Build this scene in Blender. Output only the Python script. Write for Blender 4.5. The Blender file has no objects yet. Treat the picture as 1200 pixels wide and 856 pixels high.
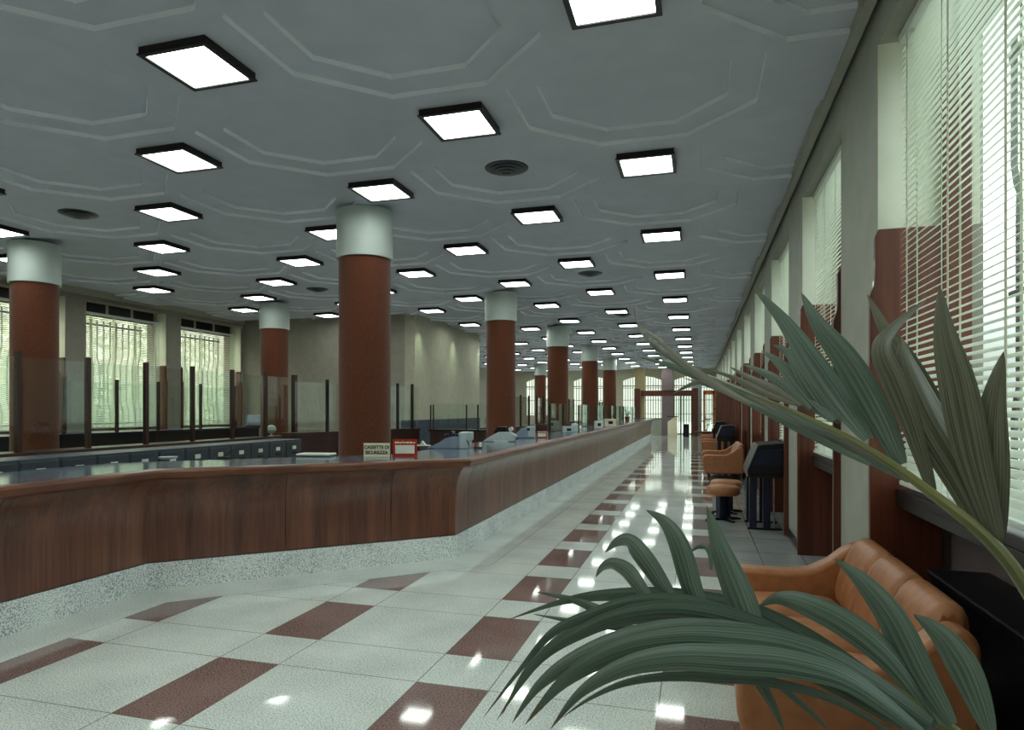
import bpy, bmesh, math, random
from mathutils import Vector, Matrix, noise
random.seed(7)
C = bpy.context.scene.collection
sc = bpy.context.scene
PI = math.pi
# ---------------------------------------------------------------- camera
F, YAW, CX, CY, H = 794.5, .2927, 578.5, 479.83, 1.6
cam = bpy.data.cameras.new('camera'); co = bpy.data.objects.new('camera', cam); C.objects.link(co)
co.location = (0, 0, H); co.rotation_euler = (PI/2, 0, YAW)
cam.sensor_fit = 'HORIZONTAL'; cam.sensor_width = 36; cam.lens = 36*F/1200
cam.shift_x = (600-CX)/1200; cam.shift_y = (CY-428)/1200; cam.clip_start = .05; cam.clip_end = 300
sc.camera = co
RV = Vector((math.cos(YAW), math.sin(YAW), 0)); FV = Vector((-math.sin(YAW), math.cos(YAW), 0)); UV_ = Vector((0, 0, 1))
def P(px, py, d):            # a point seen at that pixel, d metres in front of the camera
    return Vector((0, 0, H)) + RV*((px-CX)/F*d) + FV*d + UV_*((CY-py)/F*d)
def yat(px, X):              # distance Y at which a vertical at this X is seen in column px
    return X/math.tan(math.atan((px-CX)/F)-YAW)
def pix(v):
    v = Vector(v)-Vector((0, 0, H)); d = v.dot(FV)
    return (CX+F*v.dot(RV)/d, CY-F*v.z/d, d) if d > .01 else (-999, -999, d)
# ---------------------------------------------------------------- materials
def hexc(r, g, b): return ((r/255)**2.2, (g/255)**2.2, (b/255)**2.2, 1)
class NT:
    def __init__(s, name):
        s.m = bpy.data.materials.new(name); s.m.use_nodes = True; s.t = s.m.node_tree; s.t.nodes.clear()
        s.out = s.n('ShaderNodeOutputMaterial')
    def n(s, ty, **k):
        o = s.t.nodes.new(ty)
        for a, b in k.items(): setattr(o, a, b)
        return o
    def l(s, a, b): s.t.links.new(a, b)
    def math(s, op, a, b=None, clamp=False):
        o = s.n('ShaderNodeMath', operation=op, use_clamp=clamp)
        for i, v in enumerate((a, b)):
            if v is None: continue
            if isinstance(v, (int, float)): o.inputs[i].default_value = v
            else: s.l(v, o.inputs[i])
        return o.outputs[0]
    def mix(s, f, a, b):
        o = s.n('ShaderNodeMix', data_type='RGBA')
        for i, v in ((0, f), (6, a), (7, b)):
            if isinstance(v, (int, float, tuple)): o.inputs[i].default_value = v
            else: s.l(v, o.inputs[i])
        return o.outputs[2]
    def bsdf(s, **k):
        b = s.n('ShaderNodeBsdfPrincipled'); s.l(b.outputs[0], s.out.inputs[0])
        for a, v in k.items():
            i = b.inputs[a.replace('_', ' ')]
            if hasattr(v, 'links') or hasattr(v, 'is_linked'): s.l(v, i)
            else: i.default_value = v
        return b
def noisy(name, c1, c2, scale=8, rough=.6, stretch=(1, 1, 1), detail=4, bump=0, spec=.4, coat=0, metal=0, sheen=0):
    t = NT(name); tc = t.n('ShaderNodeTexCoord'); mp = t.n('ShaderNodeMapping'); mp.inputs['Scale'].default_value = stretch
    t.l(tc.outputs['Object'], mp.inputs[0])
    nz = t.n('ShaderNodeTexNoise'); nz.inputs['Scale'].default_value = scale; nz.inputs['Detail'].default_value = detail
    t.l(mp.outputs[0], nz.inputs['Vector'])
    r = t.n('ShaderNodeValToRGB'); r.color_ramp.elements[0].position = .35; r.color_ramp.elements[1].position = .65
    r.color_ramp.elements[0].color = c1; r.color_ramp.elements[1].color = c2; t.l(nz.outputs[0], r.inputs[0])
    b = t.bsdf(Base_Color=r.outputs[0], Roughness=rough, Specular_IOR_Level=spec, Coat_Weight=coat, Metallic=metal, Sheen_Weight=sheen)
    if bump:
        bp = t.n('ShaderNodeBump'); bp.inputs['Strength'].default_value = bump; bp.inputs['Distance'].default_value = .01
        t.l(nz.outputs[0], bp.inputs['Height']); t.l(bp.outputs[0], b.inputs['Normal'])
    return t.m
def emis(name, col, s):
    t = NT(name); e = t.n('ShaderNodeEmission'); e.inputs[0].default_value = col; e.inputs[1].default_value = s
    t.l(e.outputs[0], t.out.inputs[0]); return t.m
def glassm(name, tint=(.93, .97, .95, 1), ior=1.5, rough=.0, frost=0):
    t = NT(name); tr = t.n('ShaderNodeBsdfTransparent'); tr.inputs[0].default_value = tint
    g = t.n('ShaderNodeBsdfGlossy'); g.inputs['Roughness'].default_value = rough; g.inputs[0].default_value = (1, 1, 1, 1)
    fr = t.n('ShaderNodeFresnel'); geo = t.n('ShaderNodeNewGeometry')   # thin sheet: same reflectance from both faces
    t.l(t.math('SUBTRACT', ior, t.math('MULTIPLY', geo.outputs['Backfacing'], ior-1/ior)), fr.inputs[0]); mx = t.n('ShaderNodeMixShader')
    t.l(fr.outputs[0], mx.inputs[0]); t.l(tr.outputs[0], mx.inputs[1]); t.l(g.outputs[0], mx.inputs[2]); t.l(mx.outputs[0], t.out.inputs[0])
    return t.m
M = {}
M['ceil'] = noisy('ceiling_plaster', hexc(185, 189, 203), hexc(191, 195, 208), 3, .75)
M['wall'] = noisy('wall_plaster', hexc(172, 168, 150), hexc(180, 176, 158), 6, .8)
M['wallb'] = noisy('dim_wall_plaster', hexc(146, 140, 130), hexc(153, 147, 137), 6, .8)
M['pier'] = noisy('grey_green_paint', hexc(158, 160, 148), hexc(166, 168, 156), 5, .7)
M['jamb'] = noisy('cream_paint', hexc(218, 220, 200), hexc(224, 226, 208), 5, .6)
M['tan'] = noisy('tan_wallpaper', hexc(190, 172, 132), hexc(198, 180, 140), 9, .8)
M['mauve'] = noisy('mauve_wall', hexc(122, 108, 110), hexc(130, 116, 117), 9, .8)
M['cyl'] = noisy('column_white', hexc(184, 194, 190), hexc(190, 200, 196), 4, .6)
M['velvet'] = noisy('column_red_fabric', hexc(92, 54, 39), hexc(108, 64, 47), 60, .85, bump=.2, spec=.15, sheen=.2)
M['dado'] = noisy('slate_blue_panel', hexc(52, 60, 74), hexc(60, 68, 84), 6, .5)
M['dark'] = noisy('near_black_paint', hexc(26, 22, 22), hexc(34, 28, 28), 12, .4)
M['black'] = noisy('black_leatherette', hexc(18, 18, 21), hexc(28, 28, 33), 40, .35, bump=.1)
M['navy'] = noisy('dark_blue_enamel', hexc(30, 34, 50), hexc(38, 42, 60), 20, .3)
M['steel'] = noisy('grey_enamel_steel', hexc(64, 69, 76), hexc(72, 77, 84), 10, .35)
M['alu'] = noisy('brushed_metal', hexc(150, 150, 150), hexc(180, 180, 178), 20, .3, metal=.9)
M['bronze'] = noisy('bronze_metal', hexc(58, 48, 46), hexc(76, 62, 58), 20, .35, metal=.5)
M['white'] = noisy('white_enamel', hexc(205, 212, 206), hexc(214, 220, 214), 10, .45)
M['blind'] = noisy('blind_slat_paint', hexc(214, 222, 208), hexc(222, 230, 216), 10, .4)
M['cord'] = noisy('blind_tape', hexc(222, 222, 196), hexc(230, 230, 206), 10, .7)
M['paper'] = noisy('paper', hexc(225, 228, 215), hexc(232, 235, 224), 10, .8)
M['cream'] = noisy('cream_card', hexc(232, 222, 190), hexc(238, 230, 200), 10, .7)
M['red'] = noisy('red_plastic', hexc(165, 40, 22), hexc(178, 50, 28), 10, .4)
M['machine'] = noisy('grey_machine_enamel', hexc(128, 140, 158), hexc(140, 152, 168), 10, .4)
M['machine2'] = noisy('pale_machine_enamel', hexc(176, 188, 190), hexc(188, 198, 200), 10, .4)
M['lamin'] = noisy('blue_grey_laminate', hexc(84, 98, 112), hexc(96, 108, 122), 5, .13, spec=.6)
M['leather'] = noisy('tan_leather', hexc(160, 103, 68), hexc(176, 117, 80), 14, .38, detail=8, bump=.15, spec=.45)
M['leatherd'] = noisy('brown_leather', hexc(140, 82, 52), hexc(156, 94, 60), 14, .4, detail=8, bump=.15)
M['pale_wood'] = noisy('orange_door_wood', hexc(186, 100, 50), hexc(200, 116, 62), 6, .4, (1, 1, .1))
M['iron'] = noisy('wrought_iron', hexc(58, 62, 70), hexc(70, 74, 80), 30, .5)
M['bark'] = noisy('bark', hexc(70, 56, 44), hexc(96, 80, 62), 20, .9)
M['foliage'] = noisy('foliage', hexc(205, 208, 180), hexc(232, 230, 200), 2, .8)
M['outg'] = noisy('outside_ground', hexc(150, 155, 150), hexc(170, 172, 165), 1, .9)
M['outw'] = noisy('outside_stone', hexc(190, 192, 190), hexc(214, 214, 208), 1, .9)
M['terra'] = noisy('terracotta', hexc(120, 66, 46), hexc(140, 80, 58), 8, .7)
M['soil'] = noisy('soil', hexc(40, 30, 24), hexc(60, 46, 36), 30, .95)
M['glass'] = glassm('clear_glass')
M['pane'] = glassm('window_glass', (.97, .99, .98, 1))
M['ceil_hilite'] = noisy('coffer_edge_highlight', hexc(238, 240, 250), hexc(242, 244, 252), 3, .5)  # light caught on the far coffer steps, painted in as a paler riser colour
M['lens'] = emis('fluorescent_diffuser', (.91, 1.0, .91, 1), 9.2)
def wood(name, c1, c2, c3, coat=.0, rough=.35, across=9.0):
    t = NT(name); tc = t.n('ShaderNodeTexCoord'); mp = t.n('ShaderNodeMapping'); mp.inputs['Scale'].default_value = (across, across, .35)
    t.l(tc.outputs['Object'], mp.inputs[0])
    nz = t.n('ShaderNodeTexNoise'); nz.inputs['Scale'].default_value = 1.0; nz.inputs['Detail'].default_value = 6; nz.inputs['Roughness'].default_value = .65
    nz.inputs['Distortion'].default_value = .4
    t.l(mp.outputs[0], nz.inputs['Vector'])
    mp2 = t.n('ShaderNodeMapping'); mp2.inputs['Scale'].default_value = (60, 60, 1.2); t.l(tc.outputs['Object'], mp2.inputs[0])
    n2 = t.n('ShaderNodeTexNoise'); n2.inputs['Scale'].default_value = 1; n2.inputs['Detail'].default_value = 3; t.l(mp2.outputs[0], n2.inputs['Vector'])
    s = t.math('ADD', t.math('MULTIPLY', nz.outputs[0], .75), t.math('MULTIPLY', n2.outputs[0], .25))
    r = t.n('ShaderNodeValToRGB'); e = r.color_ramp.elements; e[0].position = .36; e[1].position = .66; e[0].color = c1; e[1].color = c3
    m_ = e.new(.5); m_.color = c2; t.l(s, r.inputs[0])
    t.bsdf(Base_Color=r.outputs[0], Roughness=rough, Coat_Weight=coat, Coat_Roughness=.1, Specular_IOR_Level=.5)
    return t.m
M['wood'] = wood('walnut_veneer', hexc(60, 34, 24), hexc(96, 55, 38), hexc(124, 77, 54), .25, .32, 5)
M['redwood'] = wood('red_mahogany', hexc(66, 36, 27), hexc(96, 50, 36), hexc(114, 62, 45), .15, .35)
M['darkwood'] = wood('dark_wood', hexc(40, 22, 18), hexc(54, 30, 24), hexc(66, 38, 30), .1, .4)
M['edge'] = noisy('polished_wood_edge', hexc(92, 54, 38), hexc(112, 68, 48), 3, .32, detail=2)
def granite(t, coord, c_lo, c_hi, sc_=160):
    v = t.n('ShaderNodeTexNoise'); v.inputs['Scale'].default_value = sc_; v.inputs['Detail'].default_value = 2; t.l(coord, v.inputs['Vector'])
    v2 = t.n('ShaderNodeTexNoise'); v2.inputs['Scale'].default_value = 2.0; v2.inputs['Detail'].default_value = 3; t.l(coord, v2.inputs['Vector'])
    s = t.math('ADD', t.math('MULTIPLY', v.outputs[0], .8), t.math('MULTIPLY', v2.outputs[0], .2))
    r = t.n('ShaderNodeValToRGB'); r.color_ramp.elements[0].position = .36; r.color_ramp.elements[1].position = .56
    r.color_ramp.elements[0].color = c_lo; r.color_ramp.elements[1].color = c_hi; t.l(s, r.inputs[0]); return r.outputs[0]
def granite_mat(name, lo, hi, rough=.2, sc_=110):
    t = NT(name); tc = t.n('ShaderNodeTexCoord'); c = granite(t, tc.outputs['Object'], lo, hi, sc_)
    t.bsdf(Base_Color=c, Roughness=rough); return t.m
M['plinth'] = granite_mat('white_granite_plinth', hexc(130, 138, 142), hexc(232, 236, 230), .25, 95)
def floor_mat():
    t = NT('polished_granite_floor'); tc = t.n('ShaderNodeTexCoord'); s = t.n('ShaderNodeSeparateXYZ'); t.l(tc.outputs['Object'], s.inputs[0])
    x, y = s.outputs[0], s.outputs[1]
    def band(v, lo, hi): return t.math('MULTIPLY', t.math('GREATER_THAN', v, lo), t.math('LESS_THAN', v, hi))
    def line(v, at, w=.004): return t.math('LESS_THAN', t.math('ABSOLUTE', t.math('SUBTRACT', v, at)), w)
    ym = t.math('FLOORED_MODULO', t.math('SUBTRACT', y, 2.83), 1.32) if False else None
    o = t.n('ShaderNodeMath', operation='FLOORED_MODULO'); t.l(t.math('SUBTRACT', y, 2.83), o.inputs[0]); o.inputs[1].default_value = 1.32; ym = o.outputs[0]
    rowm = t.math('LESS_THAN', ym, .845)
    cols = None; lines = None
    for a in (-4.33, -2.955, -1.579, -.203):
        b = band(x, a, a+.44); cols = b if cols is None else t.math('MAXIMUM', cols, b)
        for e in (a, a+.44):
            l_ = line(x, e); lines = l_ if lines is None else t.math('MAXIMUM', lines, l_)
    lines = t.math('MAXIMUM', lines, line(ym, .849)); lines = t.math('MAXIMUM', lines, line(ym, .004))
    right = t.math('GREATER_THAN', x, .237)
    o2 = t.n('ShaderNodeMath', operation='FLOORED_MODULO'); t.l(x, o2.inputs[0]); o2.inputs[1].default_value = .43
    lines = t.math('MAXIMUM', lines, t.math('MULTIPLY', right, line(o2.outputs[0], .215)))
    d0 = t.math('ADD', x, 4.68); d2 = t.math('ADD', x, 2.5)      # plain border strip that follows the counter
    d1 = t.math('SUBTRACT', t.math('MULTIPLY', d2, .6881), t.math('MULTIPLY', t.math('SUBTRACT', y, 6.86), .7254))
    dist = t.math('MINIMUM', d0, t.math('MAXIMUM', d1, d2))
    infield = t.math('GREATER_THAN', dist, .47)
    red = t.math('MULTIPLY', t.math('MULTIPLY', rowm, cols), infield)
    lines = t.math('MAXIMUM', t.math('MULTIPLY', lines, infield), line(dist, .47, .003))
    cw = granite(t, tc.outputs['Object'], hexc(160, 168, 164), hexc(236, 240, 232), 110)
    cr = granite(t, tc.outputs['Object'], hexc(80, 60, 58), hexc(152, 124, 118), 110)
    cg = granite(t, tc.outputs['Object'], hexc(118, 126, 130), hexc(172, 178, 178), 110)
    c = t.mix(red, cw, cr); c = t.mix(right, c, cg); c = t.mix(t.math('MULTIPLY', lines, .75), c, hexc(120, 96, 78))
    nz = t.n('ShaderNodeTexNoise'); nz.inputs['Scale'].default_value = 1.1; t.l(tc.outputs['Object'], nz.inputs['Vector'])
    b = t.bsdf(Base_Color=c, Roughness=.055, Specular_IOR_Level=.6)
    bp = t.n('ShaderNodeBump'); bp.inputs['Strength'].default_value = .012; bp.inputs['Distance'].default_value = .02
    t.l(nz.outputs[0], bp.inputs['Height']); t.l(bp.outputs[0], b.inputs['Normal'])
    return t.m
M['floor'] = floor_mat()
def leaf_mat(name, a, b_, tip):
    t = NT(name); uv = t.n('ShaderNodeUVMap'); s = t.n('ShaderNodeSeparateXYZ'); t.l(uv.outputs[0], s.inputs[0])
    mp = t.n('ShaderNodeMapping'); mp.inputs['Scale'].default_value = (26, 1.2, 1); t.l(uv.outputs[0], mp.inputs[0])
    nz = t.n('ShaderNodeTexNoise'); nz.inputs['Scale'].default_value = 1; nz.inputs['Detail'].default_value = 4; t.l(mp.outputs[0], nz.inputs['Vector'])
    r = t.n('ShaderNodeValToRGB'); r.color_ramp.elements[0].position = .3; r.color_ramp.elements[1].position = .7
    r.color_ramp.elements[0].color = a; r.color_ramp.elements[1].color = b_; t.l(nz.outputs[0], r.inputs[0])
    tf = t.math('MULTIPLY', t.math('GREATER_THAN', s.outputs[1], .93), .7)
    c = t.mix(tf, r.outputs[0], tip)
    b = t.bsdf(Base_Color=c, Roughness=.38, Specular_IOR_Level=.5)
    tr = t.n('ShaderNodeBsdfTranslucent'); t.l(c, tr.inputs[0]); mx = t.n('ShaderNodeMixShader'); mx.inputs[0].default_value = .2
    t.l(b.outputs[0], mx.inputs[1]); t.l(tr.outputs[0], mx.inputs[2]); t.l(mx.outputs[0], t.out.inputs[0])
    bp = t.n('ShaderNodeBump'); bp.inputs['Strength'].default_value = .35; bp.inputs['Distance'].default_value = .003
    t.l(nz.outputs[0], bp.inputs['Height']); t.l(bp.outputs[0], b.inputs['Normal'])
    return t.m
M['leaf'] = leaf_mat('palm_leaf_green', hexc(44, 64, 54), hexc(124, 142, 124), hexc(110, 96, 70))
M['leafb'] = leaf_mat('palm_leaf_olive', hexc(60, 62, 50), hexc(140, 140, 118), hexc(120, 104, 78))
M['stem'] = noisy('palm_stem', hexc(92, 98, 60), hexc(130, 126, 78), 4, .4, (1, 1, 1))
# ---------------------------------------------------------------- geometry helpers
class MB:
    def __init__(s): s.v = []; s.f = []; s.mi = []; s.uv = None
    def add(s, vs, fs, mi=0):
        o = len(s.v); s.v += [tuple(v) for v in vs]; s.f += [tuple(i+o for i in f) for f in fs]; s.mi += [mi]*len(fs); return s
    def box(s, x0, x1, y0, y1, z0, z1, mi=0, rz=0, c=None):
        vs = [(x, y, z) for z in (z0, z1) for y in (y0, y1) for x in (x0, x1)]
        if rz:
            cx, cy = c if c else ((x0+x1)/2, (y0+y1)/2); ca, sa = math.cos(rz), math.sin(rz)
            vs = [(cx+(x-cx)*ca-(y-cy)*sa, cy+(x-cx)*sa+(y-cy)*ca, z) for x, y, z in vs]
        return s.add(vs, [(0, 2, 3, 1), (4, 5, 7, 6), (0, 1, 5, 4), (2, 6, 7, 3), (0, 4, 6, 2), (1, 3, 7, 5)], mi)
    def prism(s, poly, a, b, axis='y', mi=0):   # poly of (u,w); axis = extrude direction
        n = len(poly)
        def mk(u, w, t): return {'y': (u, t, w), 'x': (t, u, w), 'z': (u, w, t)}[axis]
        vs = [mk(u, w, a) for u, w in poly]+[mk(u, w, b) for u, w in poly]
        fs = [tuple(range(n)), tuple(range(2*n-1, n-1, -1))]+[(i, (i+1) % n, (i+1) % n+n, i+n)[::-1] for i in range(n)]
        return s.add(vs, fs, mi)
    def lathe(s, prof, seg=24, c=(0, 0, 0), mi=0, cap=True):
        vs = []; fs = []; n = len(prof)
        for k in range(seg):
            a = 2*PI*k/seg
            for r, z in prof: vs.append((c[0]+r*math.cos(a), c[1]+r*math.sin(a), c[2]+z))
        for k in range(seg):
            k2 = (k+1) % seg
            for i in range(n-1): fs.append((k*n+i, k2*n+i, k2*n+i+1, k*n+i+1))
        if cap:
            if prof[0][0] > 1e-4: fs.append(tuple(k*n for k in range(seg))[::-1])
            if prof[-1][0] > 1e-4: fs.append(tuple(k*n+n-1 for k in range(seg)))
        return s.add(vs, fs, mi)
    def tube(s, pts, r, seg=8, mi=0):
        pts = [Vector(p) for p in pts]; n = len(pts); rr = r if isinstance(r, (list, tuple)) else [r]*n
        vs = []; fs = []; up = Vector((0, 0, 1))
        for i, p in enumerate(pts):
            t = (pts[min(i+1, n-1)]-pts[max(i-1, 0)]).normalized()
            a = t.cross(up)
            if a.length < .05: a = t.cross(Vector((1, 0, 0)))
            a.normalize(); b = t.cross(a)
            for k in range(seg):
                an = 2*PI*k/seg; vs.append(p+a*(math.cos(an)*rr[i])+b*(math.sin(an)*rr[i]))
        for i in range(n-1):
            for k in range(seg): fs.append((i*seg+k, i*seg+(k+1) % seg, (i+1)*seg+(k+1) % seg, (i+1)*seg+k))
        fs.append(tuple(range(seg))[::-1]); fs.append(tuple(range((n-1)*seg, n*seg)))
        return s.add(vs, fs, mi)
    def build(s, name, mat, parent=None, smooth=False, bevel=0, seg=2, subd=0, loc=None, angle=40):
        me = bpy.data.meshes.new(name); me.from_pydata(s.v, [], s.f)
        for m_ in (mat if isinstance(mat, (list, tuple)) else [mat]): me.materials.append(m_)
        for p, i in zip(me.polygons, s.mi): p.material_index = i
        bm = bmesh.new(); bm.from_mesh(me); bmesh.ops.recalc_face_normals(bm, faces=bm.faces); bm.to_mesh(me); bm.free()
        o = bpy.data.objects.new(name, me); C.objects.link(o)
        if parent: o.parent = parent
        if loc: o.location = loc
        if bevel:
            b = o.modifiers.new('bevel', 'BEVEL'); b.width = bevel; b.segments = seg; b.limit_method = 'ANGLE'; b.angle_limit = math.radians(30)
        if subd:
            b = o.modifiers.new('subdivision', 'SUBSURF'); b.levels = subd; b.render_levels = subd
        if smooth: me.shade_smooth() if angle is None else me.shade_smooth(); 
        if smooth and angle is not None:
            try: me.set_sharp_from_angle(angle=math.radians(angle))
            except Exception: pass
        return o
def tag(o, label=None, cat=None, group=None, kind=None):
    if label: o['label'] = label
    if cat: o['category'] = cat
    if group: o['group'] = group
    if kind: o['kind'] = kind
    return o
def empty(name, loc=(0, 0, 0), rz=0, parent=None):
    o = bpy.data.objects.new(name, None); C.objects.link(o); o.location = loc; o.rotation_euler = (0, 0, rz)
    if parent: o.parent = parent
    return o
KIDS = {}
def copy_tree(o, parent=None):
    c = o.copy(); C.objects.link(c); c.parent = parent
    for ch in list(o.children): copy_tree(ch, c)
    return c
def struct(o): o['kind'] = 'structure'; return o
NTH = ['zeroth', 'first', 'second', 'third', 'fourth', 'fifth', 'sixth', 'seventh', 'eighth', 'ninth', 'tenth', 'eleventh', 'twelfth', 'thirteenth',
       'fourteenth', 'fifteenth', 'sixteenth', 'seventeenth', 'eighteenth', 'nineteenth', 'twentieth']
# ---------------------------------------------------------------- shell
ZC = 4.17; XR = 1.03; XW = 1.10; XL = -12.9; YB = 17.1; XM = -7.4; YM = 22.8; YF = 45.0; YN = -3.0
struct(MB().box(XL-.3, 1.62, YN-.2, YF+.2, -.15, 0).build('floor', M['floor']))
S = 1.506; LX0 = -3.518; LY0 = 4.156
def ceiling():
    mb = MB()
    def octo(c, a, b): return [(c[0]+x, c[1]+y) for x, y in ((a, -b), (a, b), (b, a), (-b, a), (-a, b), (-a, -b), (-b, -a), (b, -a))]
    def ring(p, q, z0, z1, mi=0):
        n = len(p); vs = [(x, y, z0) for x, y in p]+[(x, y, z1) for x, y in q]
        mb.add(vs, [(i, (i+1) % n, (i+1) % n+n, i+n) for i in range(n)], mi)
    for i in range(-8, 5):
        for j in range(-6, 30):
            if (i+j) % 2 == 0: continue
            c = (LX0+i*S, LY0+j*S)
            if c[0] < XL-S or c[0] > XR+S or c[1] < YN-S or c[1] > YF+S: continue
            o1 = octo(c, .98, .406); o1b = octo(c, .976, .4045); o2 = octo(c, .745, .309); o2b = octo(c, .741, .3075)
            d = [(c[0]+S, c[1]), (c[0], c[1]+S), (c[0]-S, c[1]), (c[0], c[1]-S)]
            base = len(mb.v)
            mb.v += [(x, y, ZC) for x, y in d]+[(x, y, ZC) for x, y in o1]
            k = lambda n: base+4+n
            fs = [(base, k(0), k(1)), (base+1, k(2), k(3)), (base+2, k(4), k(5)), (base+3, k(6), k(7)),
                  (base, k(1), k(2), base+1), (base+1, k(3), k(4), base+2), (base+2, k(5), k(6), base+3), (base+3, k(7), k(0), base)]
            mb.f += fs; mb.mi += [0]*8
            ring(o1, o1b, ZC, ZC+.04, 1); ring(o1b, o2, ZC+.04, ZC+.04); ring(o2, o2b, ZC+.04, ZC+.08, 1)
            mb.add([(x, y, ZC+.08) for x, y in o2b], [tuple(range(8))])
    me = bpy.data.meshes.new('ceiling'); me.from_pydata(mb.v, [], mb.f); me.materials.append(M['ceil']); me.materials.append(M['ceil_hilite'])
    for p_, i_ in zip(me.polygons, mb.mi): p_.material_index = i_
    bm = bmesh.new(); bm.from_mesh(me); bmesh.ops.remove_doubles(bm, verts=bm.verts, dist=1e-4)
    for pc, pn in (((XR, 0, 0), (1, 0, 0)), ((XL, 0, 0), (-1, 0, 0)), ((0, YF, 0), (0, 1, 0)), ((0, YN, 0), (0, -1, 0))):
        bmesh.ops.bisect_plane(bm, geom=bm.verts[:]+bm.edges[:]+bm.faces[:], plane_co=pc, plane_no=pn, clear_outer=True)
    bmesh.ops.recalc_face_normals(bm, faces=bm.faces); bm.to_mesh(me); bm.free()
    o = bpy.data.objects.new('ceiling', me); C.objects.link(o); struct(o)
    struct(MB().box(XL-.3, 1.62, YN-.2, YF+.2, ZC+.12, ZC+.2).build('ceiling_slab', M['ceil']))
    struct(MB().box(XR-.035, XR+.03, YN, YF, ZC-.045, ZC+.12).build('trim_1', M['pier']))
    struct(MB().box(XL, XL+.06, YN, YB, ZC-.06, ZC+.12).build('trim_2', M['wall']))
ceiling()
# right wall with piers
PITCH = 3.27; Y0R = 4.86
bays = []
mb = MB()
for k in range(-2, 13):
    a = Y0R+PITCH*k; b = a+(1.16 if k != -1 else .70)
    mb.box(XW, 1.68, a, min(b, YF), 0, ZC+.15)
    bays.append((b, Y0R+PITCH*(k+1)))
mb.box(XW, 1.68, YN-.2, Y0R-2*PITCH, 0, ZC+.15)
for b, e in bays: mb.box(XW, 1.68, b, e, 3.93, ZC+.15)
struct(mb.build('wall_right', M['pier']))
def window(n, Xi, Xo, y0, y1, sill, top, sgn):
    """window in a reveal: sgn +1 outside towards +X"""
    e = struct(empty('window_%d' % n, (0, 0, 0)))
    mb = MB(); x0, x1 = sorted((Xi, Xo))
    w = .06
    for (a, b, c, d) in ((y0, y0+w, sill, top), (y1-w, y1, sill, top), (y0+w, y1-w, sill, sill+w), (y0+w, y1-w, top-w, top)):
        mb.box(x0, x1, a, b, c, d)
    mb.build('frame', M['redwood'], e)
    MB().box((x0+x1)/2-.004, (x0+x1)/2+.004, y0+w, y1-w, sill+w, top-w).build('pane', M['pane'], e)
    # wrought iron grille outside: vertical bars with an ogee swirl
    g = MB(); xg = Xo+sgn*.22; nb = 13; zt = top-.1; zs = sill-.05
    for i in range(nb):
        t = i/(nb-1); y = y0+.06+(y1-y0-.12)*t; s_ = 1 if t < .5 else -1
        if abs(t-.5) < .01: s_ = 0
        sh = .07*s_; zm = zs+(zt-zs)*.62-abs(t-.5)*-.35
        pts = [(xg, y, zs), (xg, y, zs+.5), (xg, y+sh*.5, zs+.62), (xg, y+sh, zs+.74), (xg, y+sh, zm-.12), (xg, y+sh*.5, zm), (xg, y, zm+.12), (xg, y, zt)]
        g.tube(pts, .02, 5)
    for z in (zs+.2, zs+(zt-zs)*.45, zt-.1): g.box(xg-.01, xg+.01, y0, y1, z-.012, z+.012)
    g.build('grille', M['iron'], e)
    return e
def blind(Xc, y0, y1, bot, top, sgn, label, group, tilt=33):
    e = tag(empty('venetian_blind', (Xc, (y0+y1)/2, bot)), label, 'window blind', group)
    L = (y1-y0)/2-.03; z = .05; mb = MB(); h = top-bot
    ca, sa = math.cos(math.radians(tilt)), math.sin(math.radians(tilt))
    while z < h-.06:
        prof = [(-.025, 0), (-.012, .0035), (0, .0045), (.012, .0035), (.025, 0)]
        pt = [(sgn*(u*ca-w*sa), z+u*sa+w*ca) for u, w in prof]
        vs = [(x, -L, zz) for x, zz in pt]+[(x, L, zz) for x, zz in pt]
        mb.add(vs, [(i, i+1, i+6, i+5) for i in range(4)]); z += .04
    mb.build('slat', M['blind'], e, smooth=True)
    MB().box(-.03, .03, -L, L, h-.05, h).build('head_rail', M['white'], e)
    MB().box(-.028, .028, -L, L, 0, .028).build('bottom_rail', M['white'], e, bevel=.006)
    c = MB()
    for t in (-.86, -.28, .28, .86):
        for dx in (-.027, .027): c.box(dx-.001, dx+.001, L*t-.012, L*t+.012, .02, h-.04)
    for t in (-.8, .34): c.tube([(-sgn*.032, L*t, h-.05), (-sgn*.032, L*t, .02)], .003, 5)
    c.build('ladder_tape', M['cord'], e)
    return e
def casing(yj, side, X0, X1, top, n, sgn=1):
    """wooden lining of a jamb. side +1: the lining stands on the +Y side of yj. sgn: direction of outside"""
    pr = [(X0-.0*sgn, 0), (X0, top-.42), (X0+sgn*.022, top-.36), (X0+sgn*.03, top-.28), (X0+sgn*.03, top-.05), (X0+sgn*.05, top), (X1, top), (X1, 0)]
    a, b = (yj, yj+.05) if side > 0 else (yj-.05, yj)
    o = struct(MB().prism(pr, a, b, 'y').build('trim_%d' % n, M['redwood'], bevel=.006)); return o
tn = 3; wn = 1
rb = [b for b in bays if b[1] > 1.0]
for bi, (y0, y1) in enumerate(rb):
    y1 = min(y1, YF)
    if y1-y0 < 1: continue
    window(wn, 1.45, 1.60, y0, y1, 1.1, 3.93, 1); wn += 1
    casing(y0, 1, 1.045, 1.45, 2.74, tn); tn += 1
    casing(y1, -1, 1.045, 1.45, 2.74, tn); tn += 1
    struct(MB().box(1.19, 1.45, y0+.05, y1-.05, 1.05, 1.10).box(1.19, 1.22, y0+.05, y1-.05, .99, 1.05).build('trim_%d' % tn, M['dark'], bevel=.006)); tn += 1
    blind(1.225, y0+.06, y1-.06, 1.13, 3.92, 1,
          'white venetian blind, %s from the camera along the window wall beside the sofas' % NTH[bi+1], 'blinds along the sofa wall')
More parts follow.
